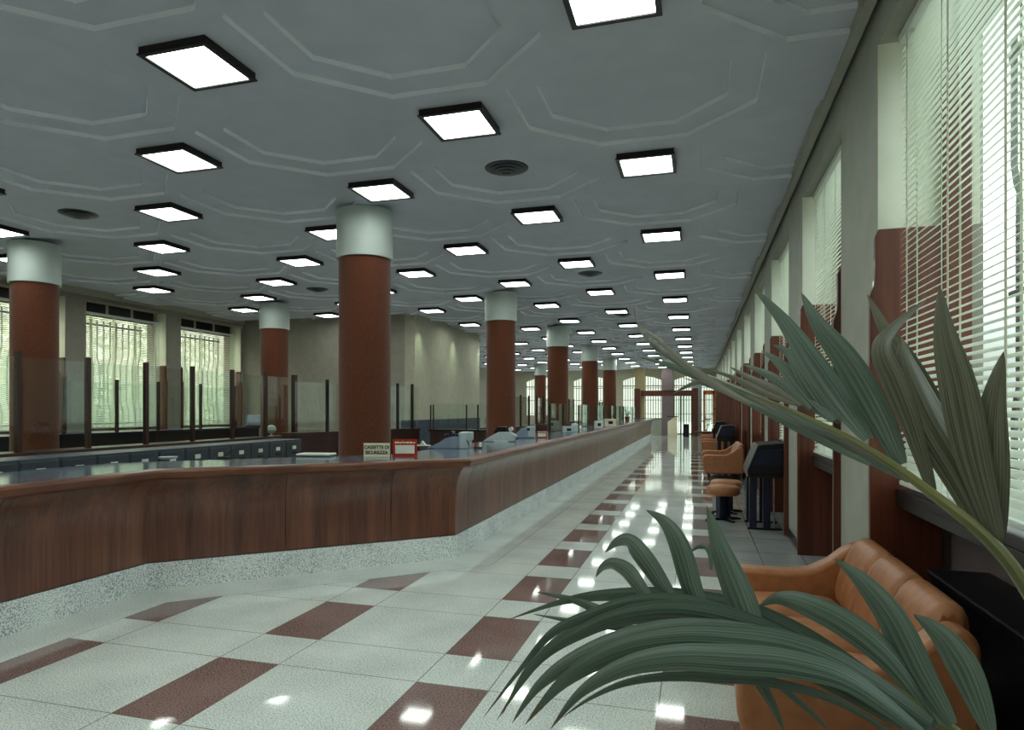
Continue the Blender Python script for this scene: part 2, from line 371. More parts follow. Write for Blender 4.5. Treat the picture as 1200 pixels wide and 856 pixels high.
# reveals: cream jambs and niche backs
mb = MB(); nb_ = MB()
for y0, y1 in rb:
    y1 = min(y1, YF)
    mb.box(XW+.001, 1.66, y0-.001, y0+.006, 2.74, 3.93).box(XW+.001, 1.66, y1-.006, y1+.001, 2.74, 3.93)
    nb_.box(1.5, 1.68, y0, y1, 0, 1.1)
struct(mb.build('trim_%d' % tn, M['jamb'])); tn += 1
struct(nb_.build('trim_%d' % tn, M['mauve'])); tn += 1
mb = MB()
for k in range(-1, 13):
    a = Y0R+PITCH*k; mb.box(XW-.015, XW, a+.0, min(a+(1.16 if k != -1 else .7), YF), 0, .1)
struct(mb.build('baseboard_right', M['dark']))
# left wall
lo = [(3.12, 5.47), (5.98, 8.33), (8.84, 11.19), (11.70, 14.05), (14.56, 16.98)]
mb = MB(); y = YN-.2
for a, b in lo: mb.box(XL-.6, XL, y, a, 0, ZC+.15); y = b
mb.box(XL-.6, XL, y, YF+.2, 0, ZC+.15)
for a, b in lo: mb.box(XL-.6, XL, a, b, 4.02, ZC+.15).box(XL-.6, XL-.3, a, b, 0, 1.1)
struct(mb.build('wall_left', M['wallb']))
jb = MB()
for i, (a, b) in enumerate(lo):
    window(wn, XL-.38, XL-.53, a, b, 1.1, 3.80, -1); wn += 1
    casing(a, 1, XL+.05, XL-.38, 2.70, tn, -1); tn += 1
    casing(b, -1, XL+.05, XL-.38, 2.70, tn, -1); tn += 1
    struct(MB().box(XL-.38, XL-.05, a+.05, b-.05, 1.05, 1.10).build('trim_%d' % tn, M['darkwood'])); tn += 1
    # shutter box above the window with pale mullions
    s_ = MB().box(XL-.5, XL-.3, a, b, 3.80, 4.02)
    for t in (.04, .35, .66, .97): s_.box(XL-.3, XL-.27, a+(b-a)*t-.03, a+(b-a)*t+.03, 3.80, 4.02, 1)
    s_.box(XL-.3, XL-.26, a, b, 3.76, 3.80, 1)
    struct(s_.build('trim_%d' % tn, [M['dark'], M['wall']])); tn += 1
    jb.box(XL-.45, XL-.001, a-.001, a+.006, 2.7, 4.02).box(XL-.45, XL-.001, b-.006, b+.001, 2.7, 4.02)
    blind(XL-.12, a+.06, b-.06, 1.16, 3.78, -1,
          'white venetian blind, %s from the back corner on the far left wall' % NTH[len(lo)-i], 'blinds behind the tellers', 36)
struct(jb.build('trim_%d' % tn, M['jamb'])); tn += 1
# back wall, block and far wall, near wall
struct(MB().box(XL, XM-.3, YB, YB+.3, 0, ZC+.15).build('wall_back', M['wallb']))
struct(MB().box(XM-.3, XM, YB+.0, YM, 0, ZC+.15).box(XL, XM-.3, YM-.3, YM, 0, ZC+.15).build('wall_inner', M['wall']))
struct(MB().box(XM, XM+.02, YB-.02, YM+.02, 0, 1.3).box(XM-.4, XM, YB-.02, YB, 0, 1.3).build('trim_%d' % tn, M['dado'])); tn += 1
struct(MB().box(XL-.3, 1.75, YN-.2, YN, 0, ZC+.15).build('wall_near', M['wall']))
# far wall with segmental arched windows
ctr = [yw for yw in range(0)]
def xat(px, Y):
    return Y*math.tan(math.atan((px-CX)/F)-YAW)
arches = []
c0 = xat(752.7, YF); 
for k in range(-5, 2): arches.append(c0+3.27*k)
mb = MB()
zs, zp, rise = 1.12, 3.45, .3
W2 = 1.3
edges = [XL-.3]
for c in arches: edges += [c-W2, min(c+W2, 1.0)]
edges.append(1.75)
for i in range(0, len(edges), 2):
    if edges[i+1] > edges[i]: mb.box(edges[i], edges[i+1], YF, YF+.35, 0, ZC+.15)
for k, c in enumerate(arches):
    x0, x1 = c-W2, min(c+W2, 1.0); n = 12; low = zs if k < 4 else 0
    top = []
    for i in range(n+1):
        x = x0+(x1-x0)*i/n; t = (x-c)/W2; top.append((x, zp+rise*(1-t*t)))
    for i in range(n):
        (xa, za), (xb, zb) = top[i], top[i+1]
        mb.prism([(xa, za), (xb, zb), (xb, ZC+.15), (xa, ZC+.15)], YF, YF+.35, 'y')
    if low: mb.box(x0, x1, YF, YF+.35, 0, low)
    e = struct(empty('window_%d' % wn, (0, 0, 0))); wn += 1
    f = MB()
    f.box(x0, x0+.06, YF+.12, YF+.2, low, zp+.02).box(x1-.06, x1, YF+.12, YF+.2, low, zp+.02).box(x0, x1, YF+.12, YF+.2, 3.08, 3.15).box(x0, x1, YF+.12, YF+.2, low, low+.06)
    f.box((x0+x1)/2-.03, (x0+x1)/2+.03, YF+.12, YF+.2, low, zp+.28)
    f.build('frame', M['wall'], e)
    MB().box(x0, x1, YF+.155, YF+.165, low, zp+.3).build('pane', M['pane'], e)
    g = MB()
    for i in range(1, 16):
        x = x0+(x1-x0)*i/16; g.tube([(x, YF+.6, low), (x, YF+.6, 3.8)], .02, 4)
    for z in (1.3, 2.2, 3.0): g.box(x0, x1, YF+.59, YF+.61, z-.015, z+.015)
    g.build('grille', M['iron'], e)
struct(mb.build('wall_far', M['wall']))
# ---------------------------------------------------------------- columns
def column(x, y, label, r=.315):
    e = tag(empty('column', (x, y, 0)), label, 'column', 'round columns of the hall', 'thing')
    MB().lathe([(r+.015, 0), (r+.015, .12), (r-.01, .12), (r-.01, 3.55)], 40).build('fabric_cladding', M['velvet'], e, smooth=True)['label'] = 'rust red fabric lower shaft'
    MB().lathe([(r+.02, 3.55), (r+.02, ZC-.001)], 40).build('white_shaft', M['cyl'], e, smooth=True)['label'] = 'plain white plaster top'
    return e
crow = [(-4.17, 8.0), (-4.20, 14.5), (-4.21, 20.95), (-4.22, 27.6), (-4.24, 34.2)]
for i, (x, y) in enumerate(crow): column(x, y, 'rust red column with white top, %s from camera in the row beside the counter' % NTH[i+1], .345 if i == 0 else .335)
for (x, y), l in (((-9.93, 8.08), 'dark red round column at the far left among the teller screens'), ((-9.93, 14.35), 'red round column standing before the plain back wall'),
                  ((-9.6, 32.0), 'distant red column half hidden behind the second counter column'), ((-8.7, 38.2), 'slim distant red column near the far arched windows')):
    column(x, y, l, .335)
# ---------------------------------------------------------------- ceiling lights
def mklight():
    e = empty('ceiling_light', (0, 0, 0)); mb = MB(); a, b = .29, .255
    for z0, z1, i_, o_ in ((-.055, 0, b, a-.01), (-.062, -.05, b-.004, a)):
        mb.box(-o_, o_, -o_, -i_, z0, z1).box(-o_, o_, i_, o_, z0, z1).box(-o_, -i_, -i_, i_, z0, z1).box(i_, o_, -i_, i_, z0, z1)
    mb.build('frame', M['dark'], e)
    MB().box(-b, b, -b, b, -.052, -.045).build('diffuser', M['lens'], e)['label'] = 'glowing square diffuser'
    return e
proto = mklight(); first = True
rows = {}
for i in range(-5, 3):
    js = [j for j in range(-4, 27) if (i+j) % 2 == 0]; n = 0
    for j in js:
        x, y = LX0+i*S, LY0+j*S
        if x < XM+.35 and YB-.4 < y < YM+.4: continue
        if x < XL+.4 or y > YF-.5 or y < YN+.4: continue
        if x < XM and y > YM+.4 and i < -5: continue
        o = proto if first else copy_tree(proto); first = False
        o.location = (x, y, ZC)
        px, py, d = pix((x, y, ZC-.05))
        if d > .3 and -15 < px < 1215 and py > -25:
            n += 1
            tag(o, 'lit square ceiling panel, %s from the camera in lengthwise row %s from the window wall' % (NTH[n], ['one', 'two', 'three', 'four', 'five', 'six', 'seven', 'eight'][2-i]), 'ceiling light', 'square ceiling lights')
        else: tag(o, 'lit square ceiling panel over the near end of the hall, outside the view', 'ceiling light', 'square ceiling lights')
def diffuser():
    e = empty('air_diffuser'); mb = MB()
    for r, z in ((.23, 0), (.185, -.018), (.14, -.034), (.095, -.048)):
        mb.lathe([(r-.05, z+.004), (r, z), (r+.004, z-.006), (r-.046, z-.012)], 32, cap=False)
    mb.build('louvre', M['steel'], e, smooth=True)
    MB().lathe([(.0, -.066), (.045, -.062), (.05, -.05), (.05, 0)], 24).build('centre_cap', M['bronze'], e, smooth=True)
    MB().lathe([(0, -.001), (.24, -.001), (.24, .004), (0, .004)], 32).build('back_plate', M['dark'], e)
    return e
proto = diffuser(); k = 0
for i, lab in ((1, 'between the two rows nearest the windows'), (-3, 'over the tellers')):
    for n, j in enumerate((2, 6, 10, 14, 18, 22)):
        x, y = LX0+i*S, LY0+j*S
        if x < XM and YB-.3 < y: continue
        o = proto if k == 0 else copy_tree(proto); k += 1
        o.location = (x, y, ZC+.078)
        tag(o, 'round dark air diffuser in ceiling, %s from camera %s' % (NTH[n+1], lab), 'air vent', 'round ceiling air diffusers')
# wall washers beside the inner wall
for n, y in enumerate((17.35, 20.1, 22.75)):
    e = tag(empty('downlight', (XM+.3, y, ZC)), 'small round downlight washing the green-lit inner wall, %s from camera' % NTH[n+1], 'downlight', 'downlights by the inner wall')
    MB().lathe([(.05, 0), (.05, -.05), (.06, -.055), (.065, -.05), (.065, .01)], 20).build('housing', M['white'], e)
    l = bpy.data.lights.new('downlight_lamp', 'SPOT'); l.energy = 34; l.color = (.75, 1, .7); l.spot_size = math.radians(64); l.spot_blend = 1.0; l.shadow_soft_size = .03
    lo_ = bpy.data.objects.new('downlight_lamp', l); C.objects.link(lo_); lo_.parent = e; lo_.location = (0, 0, -.06); lo_.rotation_euler = (0, math.radians(8), 0)
# ---------------------------------------------------------------- long counter
base = [(-4.72, 1.3), (-4.64, 4.83), (-2.5, 6.86), (-2.5, 38.5)]
def off(o, path=base):
    out = []
    n = len(path)
    def nrm(a, b): dx, dy = b[0]-a[0], b[1]-a[1]; L = math.hypot(dx, dy); return (dy/L, -dx/L)
    for i in range(n):
        if i == 0: m_ = nrm(path[0], path[1]); out.append((path[0][0]+m_[0]*o, path[0][1]+m_[1]*o)); continue
        if i == n-1: m_ = nrm(path[-2], path[-1]); out.append((path[-1][0]+m_[0]*o, path[-1][1]+m_[1]*o)); continue
        a = nrm(path[i-1], path[i]); b = nrm(path[i], path[i+1]); det = a[0]*b[1]-a[1]*b[0]
        out.append((path[i][0]+(o*b[1]-o*a[1])/det, path[i][1]+(a[0]*o-b[0]*o)/det))
    return out
def sweep(prof, s0=None, s1=None, mb=None, path=base):
    """sweep profile (offset, z) along the whole path, closed solid"""
    mb = mb or MB(); rings = [[None]*len(prof) for _ in path]
    for j, (o, z) in enumerate(prof):
        for i, (x, y) in enumerate(off(o, path)): rings[i][j] = (x, y, z)
    n = len(prof); vs = [v for r in rings for v in r]; fs = []
    for i in range(len(path)-1):
        for j in range(n): fs.append((i*n+j, (i+1)*n+j, (i+1)*n+(j+1) % n, i*n+(j+1) % n))
    fs.append(tuple(range(n))); fs.append(tuple(range((len(path)-1)*n, len(path)*n))[::-1])
    return mb.add(vs, fs)
ct = tag(empty('service_counter', (-2.8, 6.9, 0)), 'long curved-front walnut bank counter on a white granite plinth, angled at its near end', 'counter')
def cb(mb, name, mat, **k):
    o = mb.build(name, mat, None, **k); o.parent = ct; o.matrix_parent_inverse = Matrix.Translation((2.8, -6.9, 0)); return o
cb(sweep([(0, 0), (0, .24), (-.1, .24), (-.1, 0)]), 'plinth', M['plinth'])
cb(sweep([(-.045, .24), (-.045, 1.0), (-.78, 1.0), (-.78, 0), (-.11, 0), (-.11, .24)]), 'carcass', M['darkwood'])
cb(sweep([(.10, .99), (.165, .988), (.195, 1.005), (.21, 1.035), (.212, 1.055), (.2, 1.072), (.18, 1.08), (.10, 1.08)]), 'edge_moulding', M['edge'], smooth=True, angle=28)
cb(sweep([(.10, 1.055), (.10, 1.079), (-.82, 1.079), (-.82, 1.04), (-.3, 1.0), (.1, 1.0)]), 'worktop', M['lamin'])
PROF = [(0, .25), (.001, .45), (.004, .6), (.012, .72), (.028, .81), (.052, .885), (.082, .94), (.112, .98), (.13, .999)]
def panel(seg, t0, t1):
    a, b = base[seg], base[seg+1]; L = math.hypot(b[0]-a[0], b[1]-a[1]); mb = MB(); vs = []; n = len(PROF)
    for t in (t0, t1):
        for o, z in PROF+[(o-.02, z) for o, z in PROF[::-1]]:
            q = off(o); p0, p1 = q[seg], q[seg+1]
            u = t
            if t0 > 1e-6 and t == t0: u = t+.003/L
            if t1 < 1-1e-6 and t == t1: u = t-.003/L
            # seams are square to the front, mitres follow the corner
            pa = (a[0]+(b[0]-a[0])*u, a[1]+(b[1]-a[1])*u); dx, dy = (b[0]-a[0])/L, (b[1]-a[1])/L
            if u in (0, 1): x, y = (p0 if u == 0 else p1)
            else: x, y = pa[0]+dy*o, pa[1]-dx*o
            vs.append((x, y, z))
    m = 2*n
    fs = [(i, (i+1) % m, (i+1) % m+m, i+m) for i in range(m)]+[tuple(range(m)), tuple(range(m, 2*m))[::-1]]
    return cb(mb.add(vs, fs), 'front_panel', M['wood'], smooth=True, angle=35)
for seg, cuts in ((0, [0, .3, .62, 1]), (1, [0, .40, .756, 1]), (2, [0]+[(.42+1.27*i)/31.64 for i in range(0, 24)]+[1])):
    for t0, t1 in zip(cuts[:-1], cuts[1:]): panel(seg, t0, t1)
# ---- things on the counter
TOP = 1.0805
def plaque(name, px0, px1, pyb, hgt, d, mat, label, cat):
    a, b = P(px0, pyb, d), P(px1, pyb, d); c = (a+b)/2; w = (b-a).length
    e = tag(empty(name, (c.x, c.y, TOP), math.atan2((b-a).y, (b-a).x)), label, cat); return e, w
def text(body, size, loc, parent, mat, name='lettering', offset=.0015, sx=1):
    cu = bpy.data.curves.new(name, 'FONT'); cu.body = body; cu.size = size; cu.align_x = 'CENTER'; cu.align_y = 'CENTER'; cu.extrude = .0008; cu.offset = offset
    o = bpy.data.objects.new(name, cu); C.objects.link(o); o.parent = parent; o.location = loc; o.rotation_euler = (PI/2, 0, 0); o.scale = (sx, 1, 1)
    cu.materials.append(mat)
    me = bpy.data.meshes.new_from_object(o.evaluated_get(bpy.context.evaluated_depsgraph_get())); bpy.data.objects.remove(o)
    o = bpy.data.objects.new(name, me); C.objects.link(o); o.parent = parent; o.location = loc; o.rotation_euler = (PI/2, 0, 0); o.scale = (sx, 1, 1)
    return o
e, w = plaque('desk_sign', 426, 457, 536, .15, 7.36, None, 'cream card sign reading CASSETTE DI SICUREZZA on the angled counter edge', 'sign')
e.rotation_euler.z = YAW-.06
MB().prism([(-.004, 0), (.004, 0), (.004, .152), (-.004, .152)], -w/2, w/2, 'x').build('card', M['cream'], e)
MB().prism([(.004, 0), (.06, 0), (.004, .07)], -.05, .05, 'x').build('foot', M['cream'], e)
text('CASSETTE DI', .05, (0, -.006, .105), e, M['dark'], sx=.95); text('SICUREZZA', .05, (0, -.006, .048), e, M['dark'], sx=.95)
def redsign(px0, px1, pyb, d, label):
    e, w = plaque('notice_holder', px0, px1, pyb, .19, d, None, label, 'sign'); e.rotation_euler.z = YAW-.02
    h = w*.68
    MB().box(-w/2, w/2, -.006, .006, 0, h).build('board', M['red'], e, bevel=.003)
    MB().box(-w*.39, w*.39, -.009, -.006, h*.16, h*.66).build('notice', M['paper'], e)['label'] = 'blank white notice'
    mb = MB(); random.seed(3); x = -w*.4
    while x < w*.4:
        l = random.uniform(.012, .03); mb.box(x, x+l, -.0085, -.006, h*.76, h*.76+random.uniform(.014, .024)); x += l+.008
    mb.build('heading', M['cream'], e)['label'] = 'faint pale illegible heading'
    MB().box(-w/2, w/2, -.03, .05, 0, .008).build('foot', M['red'], e)
    return e
redsign(460, 489, 533.5, 7.5, 'red notice holder with a blank white sheet beside the cream card sign')
redsign(629, 641, 513, 12.3, 'small red notice holder with white sheet beside the third adding machine')
def machine(px, X, rz, kind, label, sc_=1.0):
    y = yat(px, X); e = tag(empty('adding_machine', (X, y, TOP), rz), label, 'adding machine', 'adding machines on the counter'); e.scale = (sc_, sc_, sc_)
    if kind == 0:
        MB().prism([(-.32, .0), (.12, .0), (.12, .14), (.0, .155), (-.08, .13), (-.16, .075), (-.3, .015)], -.13, .13, 'y').build('body', M['machine'], e, bevel=.012)
        MB().prism([(.12, 0), (.24, 0), (.25, .10), (.27, .105), (.27, .215), (.11, .215), (.11, .12)], -.15, .15, 'y').build('housing', M['machine2'], e, bevel=.01)['label'] = 'pale squared housing'
        kb = MB()
        for i in range(6):
            for j in range(5): kb.box(-.10+i*.033, -.075+i*.033, -.1+j*.045, -.07+j*.045, .145+.004*i, .185+.004*(i % 3))
        kb.build('key_block', M['navy'], e)
        MB().tube([(.0, -.12, .205), (.0, .12, .205)], .022, 14).build('paper_roll', M['navy'], e)
        MB().tube([(.22, -.16, .12), (.25, -.17, .04)], .006, 6).build('lever', M['dark'], e)
    elif kind == 1:
        MB().prism([(-.3, 0), (.2, 0), (.22, .09), (.12, .15), (-.05, .15), (-.2, .07)], -.14, .14, 'y').build('body', M['machine2'], e, bevel=.012)
        MB().prism([(-.14, .13), (.06, .15), (.06, .225), (-.08, .225)], -.12, .12, 'y').build('cover', M['black'], e, bevel=.008)
        MB().tube([(.13, -.13, .19), (.13, .13, .19)], .032, 16).build('paper_roll', M['paper'], e, smooth=True)
        MB().box(.08, .1, -.13, .13, .14, .21).build('roll_bracket', M['dark'], e)
        k = MB()
        for i in range(4):
            for j in range(6): k.lathe([(0, .02), (.011, .018), (.012, 0)], 8, (.18+.012*i, -.12+j*.04, .09-.02*i))
        k.build('key_block', M['dark'], e)
        MB().box(-.12, .1, -.2, -.16, 0, .02).build('paper_strip', M['paper'], e)
    else:
        MB().prism([(-.2, .0), (.17, .0), (.17, .17), (.02, .19), (-.06, .16), (-.14, .08)], -.13, .13, 'y').build('body', M['machine'], e, bevel=.012)
        MB().box(.05, .175, -.14, .14, .02, .2).build('housing', M['machine2'], e, bevel=.01)
        MB().tube([(.07, -.15, .15), (.07, .15, .15)], .025, 14).build('platen', M['navy'], e)
        k = MB()
        for i in range(4):
            for j in range(5): k.box(-.1+i*.03, -.08+i*.03, -.1+j*.045, -.07+j*.045, .12+.018*i, .155+.018*i)
        k.build('key_block', M['navy'], e)
    return e
machine(530, -3.15, YAW-.1, 0, 'grey adding machine with pale squared housing, nearest on the counter', 1.0)
machine(589, -3.02, YAW-.1, 1, 'pale adding machine with black cover and white paper roll', 1.05)
machine(615, -3.0, YAW-.1, 2, 'bluish adding machine just before the small red notice holder', 1.05)
def onctr(name, px, X, label, cat, parts, rz=YAW, group=None):
    e = tag(empty(name, (X, yat(px, X), TOP), rz), label, cat, group)
    for n, mb, m_, kw in parts: mb.build(n, m_, e, **kw)
    return e
onctr('ink_stand', 560, -2.8, 'small ink stand with red and white caps beside the nearest adding machine', 'ink stand',
      [('base', MB().box(-.06, .06, -.04, .04, 0, .02), M['navy'], dict(bevel=.005)),
       ('red_cap', MB().lathe([(.02, 0), (.02, .05), (.012, .06), (0, .06)], 16, (-.03, 0, .02)), M['red'], dict(smooth=True)),
       ('white_cap', MB().lathe([(.018, 0), (.018, .05), (.01, .06), (0, .06)], 16, (.03, 0, .02)), M['white'], dict(smooth=True))])
onctr('paper_sheet', 495, -3.75, 'folded white paper lying behind the red notice holder', 'paper',
      [('sheet', MB().prism([(-.13, 0), (.12, 0), (.12, .004), (.05, .01), (.0, .07), (-.03, .012), (-.13, .006)], -.09, .09, 'y'), M['paper'], {})])
def place_pt(px, py): # point on counter top plane
    d = F*(H-TOP)/(py-CY); return P(px, py, d)
def flat(name, px, py, w, l, h, mat, label, cat, rz):
    c = place_pt(px, py); o = MB().box(-w/2, w/2, -l/2, l/2, 0, h).build(name, mat, None, loc=(c.x, c.y, TOP)); o.rotation_euler = (0, 0, rz); return tag(o, label, cat)
c = place_pt(197, 538)
e = tag(empty('ashtray', (c.x, c.y, TOP)), 'shallow round glass ashtray on the angled counter top', 'ashtray')
MB().lathe([(0, .004), (.07, .004), (.085, .022), (.095, .022), (.08, 0), (0, 0)], 28).build('bowl', M['machine2'], e, smooth=True)
c = place_pt(262, 537.5)
e = tag(empty('desk_pen', (c.x, c.y, TOP), YAW), 'black desk pen slanting from its flat black holder on the angled counter', 'pen')
MB().box(-.06, .06, -.035, .035, 0, .018).build('holder', M['black'], e, bevel=.005)
MB().tube([(.0, 0, .015), (.09, .02, .09), (.115, .025, .11)], [.004, .006, .003], 8).build('pen', M['black'], e)
c = place_pt(372, 535)
e = tag(empty('ledger', (c.x, c.y+.05, TOP), YAW-.15), 'thin open ledger with pale pages lying left of the cream card sign', 'ledger')
MB().box(-.24, .16, -.12, .12, 0, .012).build('cover', M['steel'], e)
MB().box(-.23, .15, -.11, .11, .012, .03).build('page_block', M['paper'], e, bevel=.003)
# glass screens along the counter
def screen(X, y0, y1, zb, zt, label, posts=2, parent_mat='bronze'):
    e = tag(empty('glass_screen', (X, y0, zb)), label, 'glass screen', 'teller glass screens on the long counter'); L = y1-y0
    MB().box(-.005, .005, .02, L-.02, .02, zt-zb).build('glass_sheet', M['glass'], e)
    for k in range(posts): MB().box(-.022, .022, L*k/(posts-1)-.022, L*k/(posts-1)+.022, 0, zt-zb-.02).build('post', M[parent_mat], e)
    for k in range(2): MB().box(.0, .35, L*k-.005 if k else .0, L*k+.005 if k else .01, .02, zt-zb).build('side_glass', M['glass'], e)
    return e
ys = [15.1, 19.0, 22.6, 26.4, 29.4, 35.2]
for n, y in enumerate(ys):
    screen(-3.22, y, y+1.6, TOP, 1.73, 'clear glass teller screen with metal posts, %s from the camera on the long counter' % NTH[n+1])
def boxy(name, px, X, w, h, mat, label, cat, extra=None):
    e = tag(empty(name, (X, yat(px, X), TOP), YAW), label, cat)
    MB().box(-w/2, w/2, -w/2, w/2, 0, h).build('body', mat, e, bevel=.01)
    if extra: extra(e, w, h)
    return e
def dot(e, w, h): 
    MB().box(-w*.2, w*.2, -w/2-.004, -w/2, h*.3, h*.7).build('face_plate', M['black'], e)
boxy('telephone_box', 666, -2.75, .24, .14, M['machine2'], 'pale box with a dark round opening, nearest small box on the counter', 'box', dot)
boxy('note_tray', 673.5, -2.7, .14, .19, M['white'], 'small plain white tray beside the pale box with dark opening', 'tray')
boxy('desk_calendar', 701.5, -2.6, .22, .2, M['white'], 'white cube calendar with black centre on the far counter edge', 'calendar', dot)
boxy('card_box', 714.5, -2.6, .34, .22, M['cream'], 'cream card box just beyond the white cube calendar', 'box', dot)
# potted plant on the counter
def plant(name, x, y, z, h, n, label, mat='leaf', pot=.12, lw=.05):
    e = tag(empty(name, (x, y, z)), label, 'potted plant'); random.seed(int(x*100+y))
    MB().lathe([(0, 0), (pot*.75, 0), (pot, pot*1.6), (pot*.9, pot*1.6), (pot*.85, pot*1.4), (0, pot*1.4)], 20).build('pot', M['terra'], e, smooth=True)
    st = MB(); lv = MB()
    for i in range(n):
        a = random.uniform(0, 2*PI); r = random.uniform(.03, .28)*h; hh = h*random.uniform(.5, 1)
        p = [(0, 0, pot*1.3), (r*.4*math.cos(a), r*.4*math.sin(a), hh*.5), (r*math.cos(a), r*math.sin(a), hh)]
        st.tube(p, .006, 5)
        for q in range(4):
            t = .45+.18*q; c = Vector(p[1]).lerp(Vector(p[2]), min(1, (t-.45)/.54)); b = random.uniform(0, 2*PI); L = lw*3.2
            d = Vector((math.cos(b), math.sin(b), random.uniform(-.2, .5))).normalized(); s_ = d.cross(Vector((0, 0, 1))).normalized()*lw
            lv.add([c, c+d*L*.5+s_, c+d*L, c+d*L*.5-s_], [(0, 1, 2, 3)])
    st.build('stem', M['stem'], e); lv.build('foliage', M[mat], e); return e
plant('potted_plant', -3.0, yat(735, -3.0), TOP, .62, 8, 'dark leafy plant standing on the far part of the counter')
plant('potted_plant', .42, 38.0, 0, 1.7, 9, 'tall leafy green plant standing on the floor before the orange door', pot=.2, lw=.09)
# ---------------------------------------------------------------- file cabinets behind the counter
mb = MB()
cab = empty('filing_cabinet')
MB().box(-.45, 0, 0, .40, .06, 1.15).box(-.43, -.02, .02, .38, 0, .06).build('body', M['steel'], cab, bevel=.006)
for k in range(3):
    dr = MB().box(0, .012, .012, .388, .12+.34*k, .44+.34*k).build('drawer', M['steel'], cab, bevel=.004)
    lb = MB().box(.012, .017, .155, .245, .33+.34*k, .38+.34*k).build('label_holder', M['paper'], dr)
    MB().box(.012, .032, .15, .25, .27+.34*k, .29+.34*k).build('handle', M['dark'], dr)
for n in range(14):
    o = cab if n == 0 else copy_tree(cab)
    o.location = (-5.75, 8.58-.405*n, 0)
    tag(o, 'grey steel filing cabinet, %s from the far end of the row behind the angled counter' % NTH[n+1], 'filing cabinet', 'filing cabinets behind the counter')
# teller partition with tall posts and glass
tp = tag(empty('teller_partition', (-8.7, 6.84, 0)), 'long dark wooden rail with tall posts and glass sheets before the left windows', 'partition')
MB().box(-.35, .1, -2.2, 6.6, .98, 1.02).build('counter_top', M['darkwood'], tp, bevel=.006)
MB().box(-.3, .05, -2.2, 6.6, 0, .98).build('panel', M['darkwood'], tp)
yp = [5.76-6.84, 0]+[yat(x, -8.7)-6.84 for x in (103, 171, 225.5, 272, 311, 345)]
for i, y in enumerate(yp):
    w = .05 if i in (7,) else .032
    MB().box(-w, w, y-w, y+w, 1.0, 2.37).build('post', M['darkwood'], tp)
    if i: MB().box(-.005, .005, yp[i-1]+.04, y-.04, 1.04, 2.30).build('glass_sheet', M['glass'], tp)
# second desk row with short posts
sp = tag(empty('rear_partition', (-10.75, 9.2, 0)), 'low dark counter with shorter posts and glass close under the left windows', 'partition')
MB().box(-.5, .1, -2.5, 5.6, 1.12, 1.16).build('counter_top', M['navy'], sp)
MB().box(-.45, .05, -2.5, 5.6, 0, 1.12).build('panel', M['dark'], sp)
yq = [yat(x, -10.75)-9.2 for x in (137, 185.5, 235)]; yq = [yq[0]-1.15]+yq+[yq[-1]+1.2]
for i, y in enumerate(yq):
    MB().box(-.025, .025, y-.025, y+.025, 1.16, 2.17).build('post', M['bronze'], sp)
    if i: MB().box(-.004, .004, yq[i-1]+.03, y-.03, 1.2, 2.1).build('glass_sheet', M['glass'], sp)
# wooden return with posts towards the inner wall
A = Vector((-7.28, 11.1, 0)); B = Vector((-6.37, 15.0, 0)); ang = math.atan2((B-A).y, (B-A).x); L = (B-A).length
rp = tag(empty('return_partition', A, ang), 'dark wooden counter return with posts and glass, leading back behind the first column', 'partition')
MB().box(0, L, -.04, .35, 1.10, 1.15).build('counter_top', M['darkwood'], rp)
MB().box(0, L, 0, .3, 0, 1.10).build('panel', M['darkwood'], rp)
def tline(px):
    az = math.atan((px-CX)/F)-YAW; d = Vector((math.sin(az), math.cos(az), 0)); n = B-A
    den = d.x*n.y-d.y*n.x; return (A.y*d.x-A.x*d.y)/(d.y*n.x-d.x*n.y)*1.0
for px in (383.5, 466, 483):
    s_ = tline(px)*L
    MB().box(s_-.025, s_+.025, -.025, .025, 1.15, 2.19).build('post', M['dark'], rp)
MB().box(.05, L-.05, -.004, .004, 1.17, 2.12).build('glass_sheet', M['glass'], rp)
# covered typewriter and white lamp on the rear counter
c = P(298, 507, 15.0)
e = tag(empty('covered_typewriter', (c.x, c.y, 1.155), .6), 'blue cloth covered machine on the rear counter left of the back column', 'typewriter')
e.location = (-10.9, yat(300, -10.9), 1.161)
MB().prism([(-.3, 0), (.3, 0), (.26, .12), (.1, .3), (-.12, .27), (-.28, .1)], -.22, .22, 'x').build('dust_cover', M['machine'], e, bevel=.03)
MB().box(-.24, .24, -.32, .32, 0, .03).build('base', M['dark'], e)
e = tag(empty('desk_lamp', (-8.85, yat(318, -8.85), 1.022)), 'small white globe shaped lamp on the dark rail before the back column', 'lamp')
MB().lathe([(0, 0), (.06, 0), (.06, .015), (.012, .02), (.012, .07), (0, .07)], 20).build('base', M['white'], e)
MB().lathe([(0, .05), (.07, .07), (.105, .13), (.09, .2), (.04, .235), (0, .24)], 24).build('shade', M['white'], e, smooth=True)
# glass teller box behind the machines
e = tag(empty('teller_box', (-6.1, 14.9, 0)), 'clear glass teller box with slim posts before the green-lit inner wall', 'glass screen')
MB().box(0, 1.35, .1, .6, 0, 1.08).build('desk', M['darkwood'], e)
MB().box(-.02, 1.4, .05, .65, 1.08, 1.12).build('desk_top', M['dark'], e)
for x in (.02, .09, .92, 1.2): MB().box(x-.014, x+.014, .08, .108, 1.12, 1.70).build('post', M['bronze'], e)
MB().box(.02, 1.36, .09, .098, 1.12, 1.73).box(1.352, 1.36, .098, .6, 1.12, 1.73).build('glass_sheet', M['glass'], e)
